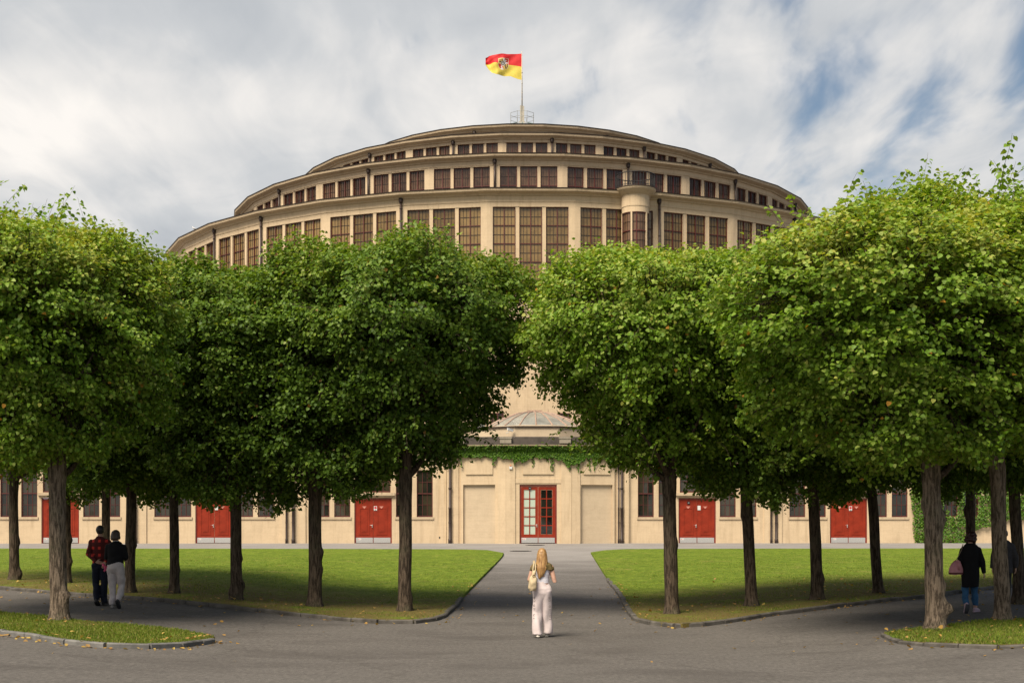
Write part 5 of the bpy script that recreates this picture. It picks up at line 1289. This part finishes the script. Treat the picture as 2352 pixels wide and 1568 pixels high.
# ---- woman in black coat on the right
H = 1.68; s = H/1.7; g3 = gp(2229, 1407)
legs = (((-.085, 0, .87), (-.105, .03, .47), (-.115, -.14, .16), (-.06, .45, -.89)), ((.085, 0, .87), (.10, .10, .47), (.115, .09, .09), (.55, .85, 0)))
arms = (((-.16, 0, 1.31), (-.225, -.02, 1.08), (-.20, .14, .92), (.2, .8, -.5), .6, (1, 0, 0)), ((.16, 0, 1.31), (.235, -.03, 1.08), (.275, .02, .83), (.15, .12, -1), .5, (-1, .2, 0)))
tr = MB(); tr.tube([(0, 0, .78), (0, .01, .84), (0, .01, .90)], [(.14, .10), (.14, .10), (.12, .08)], 20)
tr.tube([(-.085, .01, .84), (-.095, .015, .67), (-.105, .03, .47), (-.11, -.06, .31), (-.115, -.13, .19)], [(.075, .085), (.082, .090), (.074, .08), (.066, .07), (.056, .062)], 16); tr.tube([(.085, 0, .86), (.093, .05, .67), (.10, .10, .47), (.108, .10, .30), (.115, .09, .15)], [(.098, .115), (.090, .098), (.074, .08), (.068, .072), (.060, .066)], 16)
ct = MB(); ct.tube([(0, -.015, .54), (0, -.015, .62), (0, -.01, .80), (0, 0, .95), (0, 0, 1.08), (0, 0, 1.22), (0, 0, 1.34), (0, 0, 1.41), (0, 0, 1.45)], [(.175, .125), (.18, .135), (.188, .145), (.178, .138), (.168, .128), (.178, .132), (.178, .118), (.135, .095), (.080, .075)], 24)
for a in arms: ct.tube(limb_pts(*a[:3]), limb_rad(.064, .057, .055, .046), 14); ct.ball(a[0], .064)
hr = MB(); r_ = random.Random(4); hr.ball((0, -.01, 1.575), (.10, .112, .105), 18, 12)
for k in range(70):
    a, b = r_.uniform(0, 6.28), r_.uniform(-.9, 1.3); d = Vector((math.cos(a)*math.cos(b), math.sin(a)*math.cos(b), math.sin(b)))
    if d.y > .55 and d.z < .3: continue
    hr.ball(Vector((0, -.01, 1.565))+Vector((d.x*.112, d.y*.115, d.z*.112)), r_.uniform(.018, .034), 8, 6)
sh1 = MB(); shoe(sh1, (-.115, -.14, .165), (-.06, .45, -.89), s*.98); sh2 = MB(); shoe(sh2, (.115, .09, .105), (.55, .85, 0), s*.98)
M_sn = simple('lilac_trainer', (.52, .38, .46), .6, 0, .2, 25); M_sole = simple('grey_sole', (.06, .06, .068), .8)
wo3 = person(g3, R(-8), 'woman with curly dark hair in long black coat walking away on the right', H, legs, arms,
    [('jeans', tr, .012, fabric('blue_denim', (.040, .12, .24), .25), 5, (.006, 16, 18, 3)), ('coat', ct, .013, fabric('black_coat', (.009, .009, .011), .2), 5, (.005, 12, 5, 1)), ('hair', hr, .010, hair_mat('dark_auburn', (.012, .005, .004), (.06, .018, .014)), 1, None), ('shoe', sh1, .009, M_sn, 3, None), ('shoe', sh2, .009, M_sn, 3, None)], headdir=(.5, .85, 0))
mb = MB(); t_ = Vector((-.06, .45, -.89)).normalized(); a_ = Vector((-.115, -.14, .165)); up_ = Vector((0, 0, 1)); up_ = (up_-t_*t_.z).normalized()
mb.tube([a_-t_*.08-up_*.085, a_+t_*.05-up_*.088, a_+t_*.19-up_*.082], [(.036, .013), (.046, .013), (.036, .013)], 12); mb.build('sole', M_sole, wo3, True)
pb = empty('handbag', wo3.location, wo3.rotation_euler.z, 'dusty pink handbag on a strap over the black coat', 'bag'); M_pb = fabric('pink_leather', (.66, .30, .32), .12, 6, .5)
mb = MB(); mb.tube([(-.30, -.05, .80), (-.30, -.05, .84), (-.295, -.05, .92), (-.285, -.05, 1.02), (-.275, -.05, 1.08), (-.275, -.05, 1.10)], [(.135, .085), (.150, .09), (.140, .085), (.100, .06), (.070, .03), (.06, .02)], 20)
put('pouch', remesh('pouch', mb, .010, M_pb, 3, (.004, 22, 10, 1)), pb)
mb = MB(); mb.tube([(-.30, -.055, .812), (-.30, -.055, .842)], [(.149, .094), (.153, .097)], 20, caps=False); mb.build('base_band', simple('oxblood_leather', (.12, .02, .025), .5), pb, True)
mb = MB(); mb.tube([(-.25, -.13, .90), (-.245, -.135, 1.0), (-.24, -.12, 1.08)], [(.03, .012), (.03, .014), (.02, .01)], 10); mb.build('flap', M_pb, pb, True)
mb = MB(); mb.tube([(-.33, -.07, 1.06), (-.25, -.10, 1.20), (-.185, -.09, 1.34), (-.15, -.01, 1.435), (-.17, .09, 1.33), (-.24, .04, 1.08)], [(.007, .004)]*6, 8); mb.build('strap', simple('chain_gold', (.30, .22, .14), .4, .4), pb, True)

# ---- person in grey almost hidden behind the mossy trunk
H = 1.72; g4 = gp(2306, 1392)
legs = (((-.085, 0, .89), (-.085, .04, .48), (-.08, -.05, .09), (0, 1, 0)), ((.085, 0, .89), (.09, .08, .48), (.09, .08, .09), (0, 1, 0)))
arms = (((-.165, 0, 1.335), (-.23, -.02, 1.10), (-.24, .02, .85), (0, .1, -1), .5, (1, 0, 0)), ((.165, 0, 1.335), (.245, -.03, 1.10), (.255, .03, .86), (0, .1, -1), .6, (-1, 0, 0)))
tr = MB(); tr.tube([(0, 0, .80), (0, -.01, .88), (0, 0, 1.0)], [(.165, .12), (.17, .13), (.14, .11)], 18)
for l in legs: tr.tube(limb_pts(*l[:3]), limb_rad(.10, .08, .075, .068), 14)
ct = MB(); ct.tube([(0, 0, .74), (0, 0, .95), (0, 0, 1.22), (0, 0, 1.37), (0, 0, 1.43), (0, 0, 1.47)], [(.185, .14), (.178, .14), (.182, .135), (.18, .12), (.13, .095), (.08, .075)], 22)
for a in arms: ct.tube(limb_pts(*a[:3]), limb_rad(.070, .058, .056, .048), 14); ct.ball(a[0], .064)
hr = MB(); hr.ball((0, -.005, 1.615), (.086, .104, .096), 16, 10); hr.tube([(0, -.05, 1.60), (0, -.06, 1.52)], [(.07, .05), (.05, .03)], 12)
sh1 = MB(); shoe(sh1, legs[0][2]+(), (0, 1, 0), 1); sh2 = MB(); shoe(sh2, legs[1][2], (0, 1, 0), 1)
person(g4, R(-10), 'person in dark grey coat almost hidden behind the mossy pale trunk', H, legs, arms,
    [('trousers', tr, .013, M_black, 4, (.004, 14, 16, 1)), ('coat', ct, .013, fabric('grey_coat', (.06, .058, .062), .2), 4, (.005, 12, 9, 1)), ('hair', hr, .01, hair_mat('dark_hair', (.01, .008, .006), (.03, .022, .016)), 2, None), ('shoe', sh1, .01, M_sh, 3, None), ('shoe', sh2, .01, M_sh, 3, None)])
